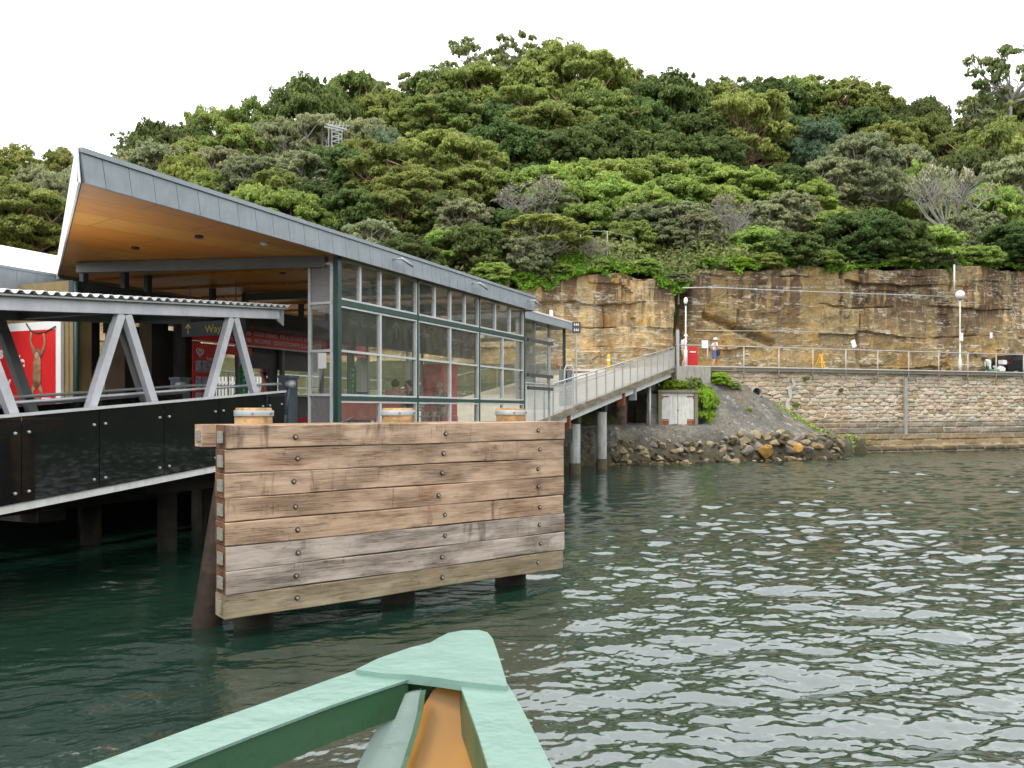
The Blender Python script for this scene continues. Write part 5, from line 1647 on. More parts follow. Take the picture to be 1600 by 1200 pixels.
# hydraulic lifting posts at the gangway head
def lift_post(a, n, lab, full=True):
    t_ = wthing("gangway_lift_post", lab, "lifting post", a, n, 0, "gangway lifting posts")
    b = MB(); b.box(-.13, .13, -.12, .12, 1.5, 2.98); b.build("column", M['slate'], t_, bevel=.012)
    b = MB(); b.box(-.15, .15, -.14, .14, 2.982, 3.03); b.build("cap", M['slate'], t_, bevel=.008)
    b = MB(); b.tube([(-.38, -.12, 1.9), (-.3, -.16, 2.3)], .05, 10); b.tube([(-.3, -.16, 2.3), (-.16, -.18, 2.86)], .03, 10); b.build("hydraulic_ram", M['slate'], t_, True)
    b = MB(); b.tube([(-.16, -.26, 2.86), (-.16, -.1, 2.86)], .07, 12); b.build("pivot", M['galv'], t_, True)
lift_post(5.35, 1.25, "slate-blue gangway lifting post with ram, beside the narrow side screen")
lift_post(5.2, 3.75, "slate-blue gangway lifting post left of the kiosk price board")

# ---- timber fender wall -------------------------------------------------------
M['rustbolt'] = simple("rusty_bolt_head", (.20, .15, .10), .6, metal=.4, var=.3)
M['brassbolt'] = simple("dull_bolt_head", (.38, .33, .22), .5, metal=.3, var=.3)
FL = np.array([-2.963, 8.6]); FR = np.array([.72, 11.44])
FLEN = float(np.hypot(*(FR - FL))); FRZ = math.atan2(*(FR - FL)[::-1])
def fthing(name, lab, cat, x=0, y=0, z=0, group=None):
    d = (FR - FL) / FLEN; n = np.array([-d[1], d[0]])
    p = FL + d * x + n * y
    return empty(name, (p[0], p[1], z), FRZ, lab, cat, group)
FW = fthing("timber_fender_wall", "big weathered timber fender wall of eight stacked beams standing in the water", "fender")
top = 2.243; rh = .2532; TH = .31
rng = random.Random(21)
mats8 = ['wood1', 'wood1', 'wood1', 'wood2', 'wood2', 'wood3', 'wood3', 'wood4']
for i in range(8):
    z1 = top - rh * i - .002; z0 = top - rh * (i + 1) + .002
    yo = rng.uniform(0, .014); e0 = rng.uniform(-.012, .012); e1 = rng.uniform(-.02, .02)
    # beam with slightly wavy arrises
    nseg = 26; V = []
    for k in range(nseg + 1):
        t_ = k / nseg; x = e0 + t_ * (FLEN + e1 - e0)
        wz0 = z0 + .006 * math.sin(t_ * 9 + i * 2.1) + rng.uniform(-.0015, .0015); wz1 = z1 - .006 * abs(math.sin(t_ * 7 + i * 1.3)) + rng.uniform(-.0015, .0015)
        wy = yo + .004 * math.sin(t_ * 12 + i)
        bv = .008
        V.append([(x, wy + bv, wz0), (x, wy, wz0 + bv), (x, wy, wz1 - bv), (x, wy + bv, wz1), (x, TH - bv, wz1), (x, TH, wz1 - bv), (x, TH, wz0 + bv), (x, TH - bv, wz0)])
    b = MB(); rings = [[b.bm.verts.new(p) for p in r] for r in V]
    for r0, r1 in zip(rings, rings[1:]):
        for k in range(8): b._f([r0[k], r0[(k + 1) % 8], r1[(k + 1) % 8], r1[k]])
    b.mi = 1; b._f(rings[0][::-1]); b._f(rings[-1])
    bm_ = b.build("fender_beam", [M[mats8[i]], M['woodend'] if i < 7 else M['wood4']], FW)
    # black discs painted for the shade in the bolt holes, with rusty bolts
    for x in (.78 + rng.uniform(-.04, .02), 2.65 + rng.uniform(-.06, .06), 4.19 + rng.uniform(-.04, .04)):
        zc = (z0 + z1) / 2 + rng.uniform(-.015, .015)
        b = MB(); b.tube([(x, yo - .012, zc), (x, yo + .006, zc)], [.027, .03], 14); b.build("bolt_hole_shade", M['black'], bm_, True)
        b = MB(); b.tube([(x, yo - .021, zc), (x, yo - .005, zc)], .015, 8); b.build("bolt", M['brassbolt'], bm_)
    b = MB(); zc = (z0 + z1) / 2; w_ = .075 if i < 7 else .035
    b.box(-.022, -.006, TH * .5 - w_ - .03, TH * .5 + w_ - .03, zc - .065, zc + .06); b.build("end_plate", M['plate'], bm_)
# back beam
b = MB(); b.box(.03, FLEN - .1, .86, 1.12, top - .26, top - .01); b.build("back_beam", M['wood1'], FW, bevel=.012)
b = MB(); b.box(.014, .029, .90, 1.05, top - .2, top - .08); b.build("end_plate", M['plate'], FW)
def fender_pile(x, lab, r=.205):
    t_ = fthing("fender_pile", lab, "pile", x, .3 + .05 + r, 0, "timber piles carrying the fender wall")
    h = 2.42
    b = MB(); prof = [(r * 1.02, -1.6), (r, .3), (r, 2.3), (r * .985, h - .03), (r * .93, h)]
    b.lathe([(q, z) for q, z in prof], (0, 0, 0), 28)
    for v in b.bm.verts:
        a_ = math.atan2(v.co.y, v.co.x); v.co.x *= 1 + .03 * math.sin(a_ * 3 + x) ; v.co.y *= 1 + .03 * math.cos(a_ * 2 + x)
    o = b.build("shaft", M['pilewood'], t_, True); 
    for p in o.data.polygons:
        if abs(p.normal.z) > .7: p.use_smooth = False
    b = MB(); b.tube([(0, 0, -1.5), (0, 0, .55)], r * 1.06, 24); b.build("wet_base", M['weedpile_shade'], t_, True)
    b = MB()
    b.lathe([(r * 1.05, 2.325), (r * 1.06, 2.33), (r * 1.06, 2.385), (r * 1.05, 2.39)], (0, 0, 0), 28)
    b.build("steel_band", M['galv'], t_, True)
    b = MB(); b.tube([(-r * .45, -r * .98, 2.357), (-r * .48, -r * 1.1, 2.357)], .01, 8); b.tube([(r * .6, -r * .85, 2.357), (r * .66, -r * .95, 2.357)], .01, 8); b.build("band_screw", M['rustbolt'], t_)
def fx(px, y):
    d = (FR - FL) / FLEN; n = np.array([-d[1], d[0]]); r = (px - 800) / FPX
    P = FL + n * y
    return (r * P[1] - P[0]) / (d[0] - r * d[1])

fender_pile(fx(397, .55), "timber pile head with steel band, left of three behind the fender wall")
fender_pile(fx(622, .55), "timber pile head with steel band, middle of three behind the fender wall")
fender_pile(fx(798, .55), "timber pile head with steel band, right of three behind the fender wall")
M['rakewood'] = timber("dark_raking_pile_timber", (.05, .034, .024), (.028, .02, .014), (.012, .01, .008), rust=0)
RKP = fthing("raking_pile", "dark leaning timber pile behind the left end of the fender wall", "pile", .22, .75)
b = MB(); b.tube([(-.22, .12, -1.5), (-.17, .1, -.2), (.16, 0, 2.1)], [.17, .165, .15], 18); b.build("shaft", M['rakewood'], RKP, True)
# small bird resting on the top beam
d_ = (FR - FL) / FLEN
BR = fthing("bird", "small dark swallow perched on top of the fender wall", "bird", fx(545, .15), .15, top - .004)
b = MB()
b.tube([(-.075, 0, .012), (-.045, 0, .02), (-.01, 0, .034), (.025, 0, .052), (.04, 0, .066), (.055, 0, .07), (.068, 0, .067), (.078, 0, .066)], [.003, .009, .017, .018, .012, .0125, .008, .001], 10)
b.build("body", simple("dark_blue_plumage", (.03, .035, .06), .5), BR, True)
for s_ in (-1, 1):
    b = MB(); b.tube([(.02, s_ * .012, .048), (-.02, s_ * .018, .034), (-.085, s_ * .006, .012)], [.006, .008, .001], 8); b.build("wing", M['black'], BR, True)
    b = MB(); b.tube([(.008, s_ * .007, .03), (.012, s_ * .008, .0)], .0015, 5); b.build("leg", M['black'], BR)
# ------------------------------------------------------------------ access ramp
RP1 = np.array([1.34, 28.0]); RP2 = np.array([8.34, 43.0]); RL = float(np.hypot(*(RP2 - RP1)))
RRZ = math.atan2(*(RP2 - RP1)[::-1])
RD = (RP2 - RP1) / RL
RZ0, RZ1 = 2.19, 4.56
def rz(x): return RZ0 + (RZ1 - RZ0) * x / RL
RA = empty("access_ramp", (RP1[0], RP1[1], 0), RRZ, "long sloping access ramp with mesh balustrade rising to the shore road", "ramp")
def rslab(x0, x1, y0, y1, d0, d1, name, mat, bev=0):
    b = MB()
    b.hexa([(x0, y0, rz(x0) + d0), (x1, y0, rz(x1) + d0), (x1, y1, rz(x1) + d0), (x0, y1, rz(x0) + d0),
            (x0, y0, rz(x0) + d1), (x1, y0, rz(x1) + d1), (x1, y1, rz(x1) + d1), (x0, y1, rz(x0) + d1)])
    return b.build(name, mat, RA, bevel=bev)
rslab(-2.6, RL + .4, .0, 6.2, -.14, 0, "deck", M['pale_conc'])
rslab(-2.6, RL, -.1, -.004, -.2, .03, "kerb_plank", M['plank'], .01)
x = -2.0
while x < RL - .4:      # outer steel girders in lengths, stepping
    x2 = min(x + 4.3, RL)
    rslab(x + .02, x2 - .02, .08, .2, -.46, -.21, "girder", M['white_paint'], .006); x = x2
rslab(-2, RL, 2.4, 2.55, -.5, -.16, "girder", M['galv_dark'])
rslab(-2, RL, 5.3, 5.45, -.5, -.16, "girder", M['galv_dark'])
# balustrade
npan = 15; L0 = 0.0
for i in range(npan + 1):
    x = L0 + (RL - L0) * i / npan
    b = MB(); b.box(x - .025, x + .025, -.07, -.015, rz(x) - .12, rz(x) + 1.06); b.build("balustrade_post", M['galv'], RA)
    if i < npan:
        x2 = L0 + (RL - L0) * (i + 1) / npan
        b = MB(); b.hexa([(x + .03, -.05, rz(x) + .1), (x2 - .03, -.05, rz(x2) + .1), (x2 - .03, -.04, rz(x2) + .1), (x + .03, -.04, rz(x) + .1),
                          (x + .03, -.05, rz(x) + .93), (x2 - .03, -.05, rz(x2) + .93), (x2 - .03, -.04, rz(x2) + .93), (x + .03, -.04, rz(x) + .93)])
        b.build("mesh_panel", M['mesh'], RA)
b = MB()
for h, r in ((1.08, .028), (.95, .016), (.09, .016)):
    b.tube([(0, -.045, rz(0) + h), (RL, -.045, rz(RL) + h)], r, 8)
b.build("handrail", M['galv'], RA, True)
b = MB()
b.tube([(.2, -.0, rz(0) + .8), (RL - .3, .0, rz(RL) + .8)], .02, 8)
b.tube([(.2, 6.1, rz(0) + 1.0), (RL - .3, 6.1, rz(RL) + 1.0)], .025, 8)
for i in range(9):
    x = .5 + i * 1.95; b.tube([(x, 6.1, rz(x)), (x, 6.1, rz(x) + 1.0)], .02, 6)
b.build("inner_rail", M['galv'], RA)
# returning balustrade at the foot of the ramp
for i in range(3):
    x0, x1 = -.02 - .78 * i, -.02 - .78 * (i + 1)
    b = MB(); b.box(x1, x1 + .05, -.07, -.015, 1.8, rz(0) + 1.06); b.build("balustrade_post", M['galv'], RA)
    b = MB(); b.box(x1 + .06, x0 - .02, -.05, -.04, 2.0, rz(0) + .98); b.build("mesh_panel", M['mesh'], RA)
    b = MB(); b.tube([(x1, -.045, rz(0) + 1.04), (x0, -.045, rz(0) + 1.04)], .026, 8); b.build("handrail", M['galv'], RA)
# piles and headstocks
for px, r, mt in ((898, .19, 'pilegrey'), (940, .19, 'pilegrey')):
    pass
M['pilegrey'] = weathered("grey_sleeved_pile", (.33, .33, .31), (.09, .085, .06), .75, 0, .8)
M['pileold'] = timber("big_old_pile", (.24, .18, .14), (.13, .09, .07), (.05, .04, .035), algae=.2)
def rx(px, y):
    n = np.array([-RD[1], RD[0]]); P = RP1 + n * y; r = (px - 800) / FPX
    return (r * P[1] - P[0]) / (RD[0] - r * RD[1])
for px, y in ((898, .3), (940, .3)):
    x = rx(px, y)
    for yy in (y, 5.4):
        b = MB(); b.tube([(x, yy, -1.6), (x, yy, rz(x) - .75)], .21, 18); b.build("pile", M['pilegrey'], RA, True)
        b = MB(); b.tube([(x, yy, -1.5), (x, yy, .42)], .22, 18); b.build("pile_weed_band", M['oldpile'], RA, True)
    b = MB(); b.box(x - .16, x + .16, .1, 6.1, rz(x) - .72, rz(x) - .47); b.build("headstock", M['rustbeam'], RA, bevel=.01) if 'rustbeam' in M else b.build("headstock", M['darkwood'], RA, bevel=.01)
x = rx(1015, .3); b = MB(); b.tube([(x, .3, 1.0), (x, .3, rz(x) - .47)], .07, 12); b.build("prop", M['galv'], RA, True)
for px in (868, 886, 972, 990):
    x = rx(px, .1); b = MB(); b.box(x - .06, x + .06, -.02, .3, rz(x) - .78, rz(x) - .2); b.build("bracket", M['rust'] if px in (886, 972) else M['galv'], RA)
OP = empty("old_timber_pile", (at(970, 41.5), 41.5, 0), 0, "thick old timber pile standing on the rocks under the ramp", "pile")
b = MB(); b.tube([(0, 0, .2), (0, 0, 2.2), (.02, 0, 2.95)], [.34, .31, .30], 18); b.build("shaft", M['pileold'], OP, True)
# dark abutment wall closing the space below the ramp top
AB = empty("ramp_abutment", (RP2[0], RP2[1], 0), WALL_RZ, "pale concrete abutment block between ramp end and sea wall", "abutment")
b = MB(); b.box(.0, 3.9 - 2.7, -.35, 1.6, 3.3, ROADZ + .02); b.prism([(1.2, -.35, 4.62), (2.0, -.35, 4.62), (2.0, -.35, 3.15), (1.7, -.35, 3.4), (1.2, -.35, 3.5)], (0, .5, 0)); b.build("block", M['concrete'], AB, bevel=.02)
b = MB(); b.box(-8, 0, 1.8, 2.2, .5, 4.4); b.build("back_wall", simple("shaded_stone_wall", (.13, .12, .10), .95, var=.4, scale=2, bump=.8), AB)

# white double doors in the bank
DB = empty("culvert_doors", (at(1059, 41.6), 41.6, 1.52), R(3), "white timber double doors with rusty hinges in a square concrete frame", "doors")
b = MB(); 
b.box(-1.0, -.83, -.1, .9, 0, 1.72); b.box(.83, 1.0, -.1, .9, 0, 1.72); b.box(-1.02, 1.02, -.14, .9, 1.721, 1.86); b.box(-.83, .83, -.08, .9, -.05, .07)
b.build("frame", weathered("mossy_concrete_frame", (.22, .2, .14), (.10, .10, .05), .9, 0, .8), DB, bevel=.012)
DM = weathered("peeling_white_doors", (.66, .65, .60), (.34, .26, .17), .7, 0, .7, 3)
for s_ in (-1, 1):
    b = MB()
    for k in range(4):
        x0 = s_ * (.012 + k * .2); x1 = s_ * (.008 + (k + 1) * .2)
        b.box(x0, x1, -.02, .02, .09, 1.70)
    d = b.build("door", DM, DB, bevel=.004)
    b = MB(); b.box(s_ * .46, s_ * .82, -.035, -.021, 1.50, 1.56); b.box(s_ * .76, s_ * .82, -.034, -.021, 1.40, 1.5); b.box(s_ * .46, s_ * .8, -.035, -.021, .35, .4); b.build("hinge", M['rust'], d)
    b = MB(); b.box(s_ * .46, s_ * .80, -.03, -.021, .1, .33); b.build("rusty_patch", M['rust'], d)
b = MB(); b.box(-.03, .03, -.05, -.021, .8, .87); b.build("padlock", M['rustbolt'], DB)

# drain pipe
r_ = (1183 - 800) / FPX
PX, PY = at(1183, 44.0), 44.0
DP = empty("drain_pipe", (PX, PY, 3.31), 0, "round concrete drain pipe poking out above the grey slope", "pipe")
b = MB(); seg = 28
ri, ro = .22, .29
rings = []
for (r0, y) in ((ro, 1.2), (ro, 0), (ri, 0), (ri, 1.2)):
    rings.append([b.bm.verts.new((r0 * math.cos(2 * math.pi * k / seg), y, r0 * math.sin(2 * math.pi * k / seg))) for k in range(seg)])
for q0, q1 in zip(rings, rings[1:]):
    for k in range(seg): b._f([q0[k], q0[(k + 1) % seg], q1[(k + 1) % seg], q1[k]])
b.build("pipe", M['concrete'], DP, True)
b = MB(); b.tube([(0, 1.0, 0), (0, 1.15, 0)], .22, 20); b.build("dark_inside", M['black'], DP)

# ------------------------------------------------------------------ railing on the sea wall
SR = empty("sea_wall_railing", (W0[0], W0[1], 0), WALL_RZ, "long two-rail steel railing with rusty posts on the sea wall", "railing")
M['railpost'] = weathered("rusting_rail_post", (.50, .44, .38), (.30, .13, .05), .7, .1, .9, 4)
M['railrust'] = weathered("rusting_rail", (.42, .40, .38), (.27, .13, .06), .6, .2, .7, 4)
def ux(px, v=0.0):
    r = (px - 800) / FPX
    return (r * (W0[1] + ND[1] * v) - (W0[0] + ND[0] * v)) / (TD[0] - r * TD[1])
u0 = ux(1217, -.14)
x = u0 - 2.215 * 2
k = -2
while x < 42:
    b = MB(); b.tube([(x, -.14, ROADZ - .62 if k > -2 else ROADZ), (x, -.14, ROADZ + 1.12)], .038, 8); b.build("rail_post", M['railpost'], SR, True)
    x += 2.215; k += 1
b = MB(); b.tube([(-5.3, -.14, ROADZ + 1.12), (42, -.14, ROADZ + 1.12)], .032, 8); b.build("top_rail", M['railrust'], SR, True)
b = MB(); b.tube([(-4.9, -.17, ROADZ + .02), (42, -.17, ROADZ + .02)], .042, 8); b.build("bottom_rail", M['railrust'], SR, True)
b = MB(); b.box(-5.25, -5.13, -.2, -.08, ROADZ, ROADZ + 1.9); b.build("end_post", M['galv'], SR)

# ------------------------------------------------------------------ cliff services
CP = empty("cliff_pipe", (W0[0], W0[1], 0), WALL_RZ, "thin grey service pipe running along the cliff above the walkers", "pipe")
def cu(px, v): return ux(px, v)
def wz(px, py, v):
    u = ux(px, v); x, y = shore(u, v); return EYE + (640 - py) / FPX * y
vv = CV - 1.15
pts = [(ux(px, vv), vv, wz(px, py, vv)) for px, py in ((1066, 450), (1110, 449), (1180, 452), (1250, 455), (1330, 458), (1420, 461), (1488, 464))]
b = MB(); b.tube(pts, .034, 8); b.build("pipe_run", M['galv'], CP, True)
b = MB()
for (x, y, z) in pts[1:-1]: b.box(x - .1, x + .1, y - .07, y + .07, z - .06, z + .06)
b.build("clamp", M['galv'], CP)
CP2 = empty("cliff_cable", (W0[0], W0[1], 0), WALL_RZ, "thin cable along the cliff just above the railing, left part", "cable")
pts = [(ux(px, vv), vv, wz(px, py, vv)) for px, py in ((1085, 516), (1160, 517), (1250, 518), (1320, 520))]
b = MB(); b.tube(pts, .022, 6); b.build("cable_run", M['galv'], CP2, True)
DPp = empty("cliff_downpipe", (W0[0], W0[1], 0), WALL_RZ, "upright white pipe at the top of the cliff above the globe lamp", "pipe")
x = ux(1491, vv - .1); b = MB(); b.tube([(x, vv - .1, wz(1491, 457, vv)), (x, vv - .1, wz(1491, 414, vv))], .055, 8); b.build("pipe_run", M['whitesign'], DPp, True)
def cliff_notice(px, py, w, h, tilt, lab):
    v = vv + .1; t_ = empty("notice_plate", (*shore(ux(px, v), v), wz(px, py, v)), WALL_RZ, lab, "sign", "white notices on the cliff")
    b = MB(); c, s = math.cos(tilt), math.sin(tilt)
    P = [(-w / 2, -h / 2), (w / 2, -h / 2), (w / 2, h / 2), (-w / 2, h / 2)]
    b.prism([(x * c - z * s, 0, x * s + z * c) for x, z in P], (0, .03, 0)); b.build("plate", M['whitesign'], t_)
    b = MB(); b.box(-.02, .02, .03, 1.0, -.02, .02); b.build("fixing", M['darksteel'], t_)
cliff_notice(1334, 537, .34, .48, .35, "tilted white notice on the cliff above the railing")
cliff_notice(1549, 524, .22, .40, 0, "small upright white notice on the cliff above the scooter")
NT_ = empty("rail_notice", (*shore(ux(1101, -.14), -.16), ROADZ + 1.2), WALL_RZ, "white rectangular notice fixed on the railing left of the walking woman", "sign")
b = MB(); b.box(-.19, .19, -.02, .0, -.22, .2); b.build("plate", M['whitesign'], NT_)

# lamps ---------------------------------------------------------------------
M['globe'] = simple("opal_globe", (.86, .86, .84), .3, var=.01)
def lamp(px, v, pyglobe, r, lab, sz=1.0, box=True):
    u = ux(px, v); x, y = shore(u, v)
    t_ = empty("street_lamp", (x, y, ROADZ), WALL_RZ, lab, "street lamp", "globe lamps on the shore road")
    zg = EYE + (640 - pyglobe) / FPX * y - ROADZ
    b = MB(); b.lathe([(.09, 0), (.09, .9), (.05, .94), (.042, zg * .6), (.035, zg - r * sz)], (0, 0, 0), 14); b.build("pole", M['white_paint'], t_, True)
    b = MB(); b.sphere((0, 0, zg), r, 1, 1, sz, 24, 14); b.build("globe", M['globe'], t_, True)
    b = MB(); b.lathe([(.05, zg - r * sz - .07), (.08, zg - r * sz - .01), (.07, zg - r * sz + .03)], (0, 0, 0), 14); b.build("collar", M['darksteel'], t_)
    if box:
        b = MB(); b.box(-.12, .1, -.14, -.05, 2.0, 2.5); b.build("junction_box", M['whitesign'], t_, bevel=.01)
lamp(1500, 1.6, 460.5, .27, "white globe lamp on a tall pole left of the scooter")
lamp(1071.5, .5, 470, .11, "slim lamp with a small oval head at the ramp end", 1.7, False)

# sign by the ramp, bollard, ticket post ---------------------------------------
SG = empty("toilet_sign", (at(900.5, 37), 37, 3.5), 0, "grey square pictogram sign on a thin pole before the cliff", "sign")
zc = EYE + (640 - 512) / FPX * 37 - 3.5
b = MB(); b.tube([(0, 0, 0), (0, 0, zc + .2)], .03, 8); b.build("pole", M['galv'], SG)
b = MB(); b.box(-.19, .19, -.045, -.02, zc - .25, zc + .25); b.build("plate", M['darksteel'], SG, bevel=.004)
b = MB()
for r0 in (.12, -.12):
    for k, xx in enumerate((-.08, .0, .08)):
        b.lathe([(.001, r0 + .055), (.018, r0 + .07), (.001, r0 + .085)], (xx, -.05, zc), 8); b.box(xx - .022, xx + .022, -.052, -.047, zc + r0 - .03, zc + r0 + .05)
b.build("pictogram", M['whitesign'], SG)
BO = empty("yellow_bollard", (at(951, 44), 44, EYE + (640 - 582) / FPX * 44), 0, "single yellow bollard at the top of the ramp against the cliff", "bollard")
b = MB(); b.lathe([(.09, -.3), (.09, .88), (.07, .94), (.02, .97)], (0, 0, 0), 14); b.build("post", M['yellow'], BO, True)
b = MB(); b.lathe([(.093, .6), (.093, .7)], (0, 0, 0), 14); b.build("reflective_band", M['whitesign'], BO, True)
TP = empty("ticket_reader", (at(884, 30.5), 30.5, 2.5), .2, "grey ticket reader cabinet with a bent tube guard at the ramp foot", "ticket machine")
b = MB(); b.box(-.22, -.04, -.15, .15, -.2, 1.35); b.box(.02, .2, -.15, .15, -.2, 1.35); b.build("cabinet", M['galv_dark'], TP, bevel=.01)
b = MB(); b.tube([(-.12, -.3, -.2), (-.12, -.3, 1.35), (-.05, -.3, 1.5), (.12, -.3, 1.5), (.2, -.3, 1.4), (.2, -.3, -.2)], .03, 8); b.build("tube_guard", M['galv'], TP, True)

# red cabinet, trestle, scooter, car -----------------------------------------------
x, y = shore(ux(1079, 1.6), 1.6)
VB = empty("red_cabinet", (x, y, ROADZ), WALL_RZ, "red upright cabinet against the cliff cleft behind the walking man", "cabinet")
b = MB(); b.box(-.32, .32, -.2, .25, 0, 1.18); b.build("body", M['red'], VB, bevel=.02)
b = MB(); b.box(-.16, .2, -.212, -.202, .86, .93); b.build("label_strip", M['whitesign'], VB)
b = MB(); b.box(-.28, .28, -.206, -.201, .1, .78); b.build("door", M['red'], VB)
x, y = shore(ux(1283, 2.4), 2.4)
SH = empty("yellow_trestle", (x, y, ROADZ), WALL_RZ, "small yellow folding trestle barrier on the shore road", "trestle")
for s_ in (-1, 1):
    b = MB(); b.beam((s_ * .1, -.25, 0.02), (s_ * .3 - s_ * .28, 0, 1.0), .05, .03); b.beam((s_ * .42, .2, .02), (s_ * .05, 0, 1.0), .05, .03); b.build("leg_frame", M['yellow'], SH)
b = MB(); b.box(-.2, .2, -.13, -.09, .52, .6); b.box(-.12, .12, -.03, .03, .92, 1.04); b.build("crossbar", M['yellow'], SH)

x, y = shore(ux(1552, 3.2), 3.2)
SCO = empty("motor_scooter", (x, y, ROADZ), WALL_RZ, "white and green motor scooter parked against the cliff", "scooter")
def wheel(parent, cx, cy, cz, r, w, name="wheel"):
    b = MB(); sg = 24
    prof = [(r * .62, -w / 2), (r * .9, -w / 2), (r, -w * .25), (r, w * .25), (r * .9, w / 2), (r * .62, w / 2)]
    rr_ = [[b.bm.verts.new((cx + q * math.cos(2 * math.pi * k / sg), cy + o_, cz + q * math.sin(2 * math.pi * k / sg))) for k in range(sg)] for q, o_ in prof]
    for a_, c_ in zip(rr_, rr_[1:] + rr_[:1]):
        for k in range(sg): b._f([a_[k], a_[(k + 1) % sg], c_[(k + 1) % sg], c_[k]])
    wh = b.build(name, M['black'], parent, True)
    b = MB(); b.tube([(cx, cy - w * .3, cz), (cx, cy + w * .3, cz)], r * .6, 16); b.build("rim", M['galv'], wh)
    return wh
wheel(SCO, -.62, 0, .23, .23, .1); wheel(SCO, .62, 0, .23, .23, .1)
SWm = simple("scooter_white", (.72, .74, .70), .3); SGm = simple("scooter_green", (.12, .25, .14), .3)
b = MB(); b.prism([(.95 * 0 + .42, -.14, .3), (.88, -.14, .3), (.9, -.14, .48), (.72, -.14, .6), (.4, -.14, .66), (.22, -.14, .42)], (0, .28, 0)); b.build("rear_body", SWm, SCO, bevel=.05)
b = MB(); b.prism([(-.5, -.16, .28), (.35, -.16, .26), (.35, -.16, .4), (-.3, -.16, .42), (-.42, -.16, .62), (-.56, -.16, .6)], (0, .32, 0)); b.build("footboard", SGm, SCO, bevel=.03)
b = MB(); b.prism([(-.52, -.18, .45), (-.4, -.18, .4), (-.38, -.18, .95), (-.5, -.18, 1.05), (-.58, -.18, .9)], (0, .36, 0)); b.build("front_shield", SWm, SCO, bevel=.03)
b = MB(); b.prism([(.18, -.13, .66), (.85, -.13, .64), (.88, -.13, .72), (.2, -.13, .76)], (0, .26, 0)); b.build("seat", M['black'], SCO, bevel=.02)
b = MB(); b.tube([(-.48, -.28, 1.08), (-.5, 0, 1.04), (-.48, .28, 1.08)], .018, 8); b.tube([(-.62, 0, .25), (-.5, 0, 1.04)], .03, 8); b.build("handlebar", M['black'], SCO, True)
b = MB(); b.sphere((-.57, 0, .98), .075); b.build("headlight", M['whitesign'], SCO, True)
b = MB(); b.box(-.66, -.4, .1, .32, .98, 1.2) ; b.build("helmet_box", M['darksteel'], SCO, bevel=.05)
b = MB(); b.box(.62, .98, -.17, .17, .74, 1.02); b.build("top_case", SWm, SCO, bevel=.06)

x, y = shore(ux(1575, 3.2), 3.2)
CA = empty("parked_car", (x, y, ROADZ), WALL_RZ, "rear of a black parked car at the right edge behind the railing", "car")
cm_ = simple("black_car_paint", (.012, .012, .014), .3, var=.02, spec=.3)
# local x runs to the car's front (out of frame); rear at x=0
prof = [(0.02, .35), (.0, .62), (.06, .95), (.38, 1.02), (.95, 1.42), (2.5, 1.48), (3.15, 1.12), (4.1, .98), (4.35, .75), (4.4, .35)]
b = MB()
for (wy, ins) in ((0, 0),):
    pts = [(px_, 0, pz) for px_, pz in prof]
    b.prism(pts, (0, 1.75, 0))
b.build("body", cm_, CA, bevel=.06)
b = MB(); b.prism([(.42, -.004, 1.03), (.97, -.004, 1.37), (2.45, -.004, 1.42), (3.0, -.004, 1.1)], (0, 1.758, 0)); b.build("side_window", M['black'], CA)
b = MB(); b.hexa([(.36, .2, 1.06), (.33, 1.5, 1.06), (.38, 1.5, 1.04), (.4, .2, 1.04), (.88, .28, 1.42), (.88, 1.45, 1.42), (.93, 1.45, 1.40), (.93, .28, 1.40)]); b.build("rear_window", M['blackglass'], CA)
for yy in (.02, 1.45):
    b = MB(); b.box(-.02, .34, yy - .02, yy + .3, .82, .93); b.build("tail_light", M['red'], CA, bevel=.02)
b = MB(); b.box(-.025, -.002, .6, 1.12, .6, .72); b.build("number_plate", M['whitesign'], CA)
for xx in (.75, 3.55):
    for yy in (.1, 1.65): wheel(CA, xx, yy, .32, .32, .2)

# ------------------------------------------------------------------ people
def skin_mesh(name, nodes, edges, roots, mat, parent, sub=1):
    me = bpy.data.meshes.new(name)
    names = list(nodes)
    ix = {k: i for i, k in enumerate(names)}
    me.from_pydata([nodes[k][0] for k in names], [(ix[a], ix[b_]) for a, b_ in edges], [])
    o = bpy.data.objects.new(name, me); COL.objects.link(o)
    o.modifiers.new("skin", 'SKIN').use_smooth_shade = True
    sv = me.skin_vertices[0].data if me.skin_vertices else None
    if sv is None:
        bm = bmesh.new(); bm.from_mesh(me); bm.verts.layers.skin.verify(); bm.to_mesh(me); bm.free(); sv = me.skin_vertices[0].data
    for k in names:
        r = nodes[k][1]; sv[ix[k]].radius = r if isinstance(r, tuple) else (r, r)
        sv[ix[k]].use_root = k in roots
    s = o.modifiers.new("sub", 'SUBSURF'); s.levels = sub; s.render_levels = sub
    dg = bpy.context.evaluated_depsgraph_get(); dg.update()
    m2 = bpy.data.meshes.new_from_object(o.evaluated_get(dg))
    bpy.data.objects.remove(o); bpy.data.meshes.remove(me)
    m2.materials.clear(); m2.materials.append(mat)
    o2 = bpy.data.objects.new(name, m2); COL.objects.link(o2); o2.parent = parent
    return o2
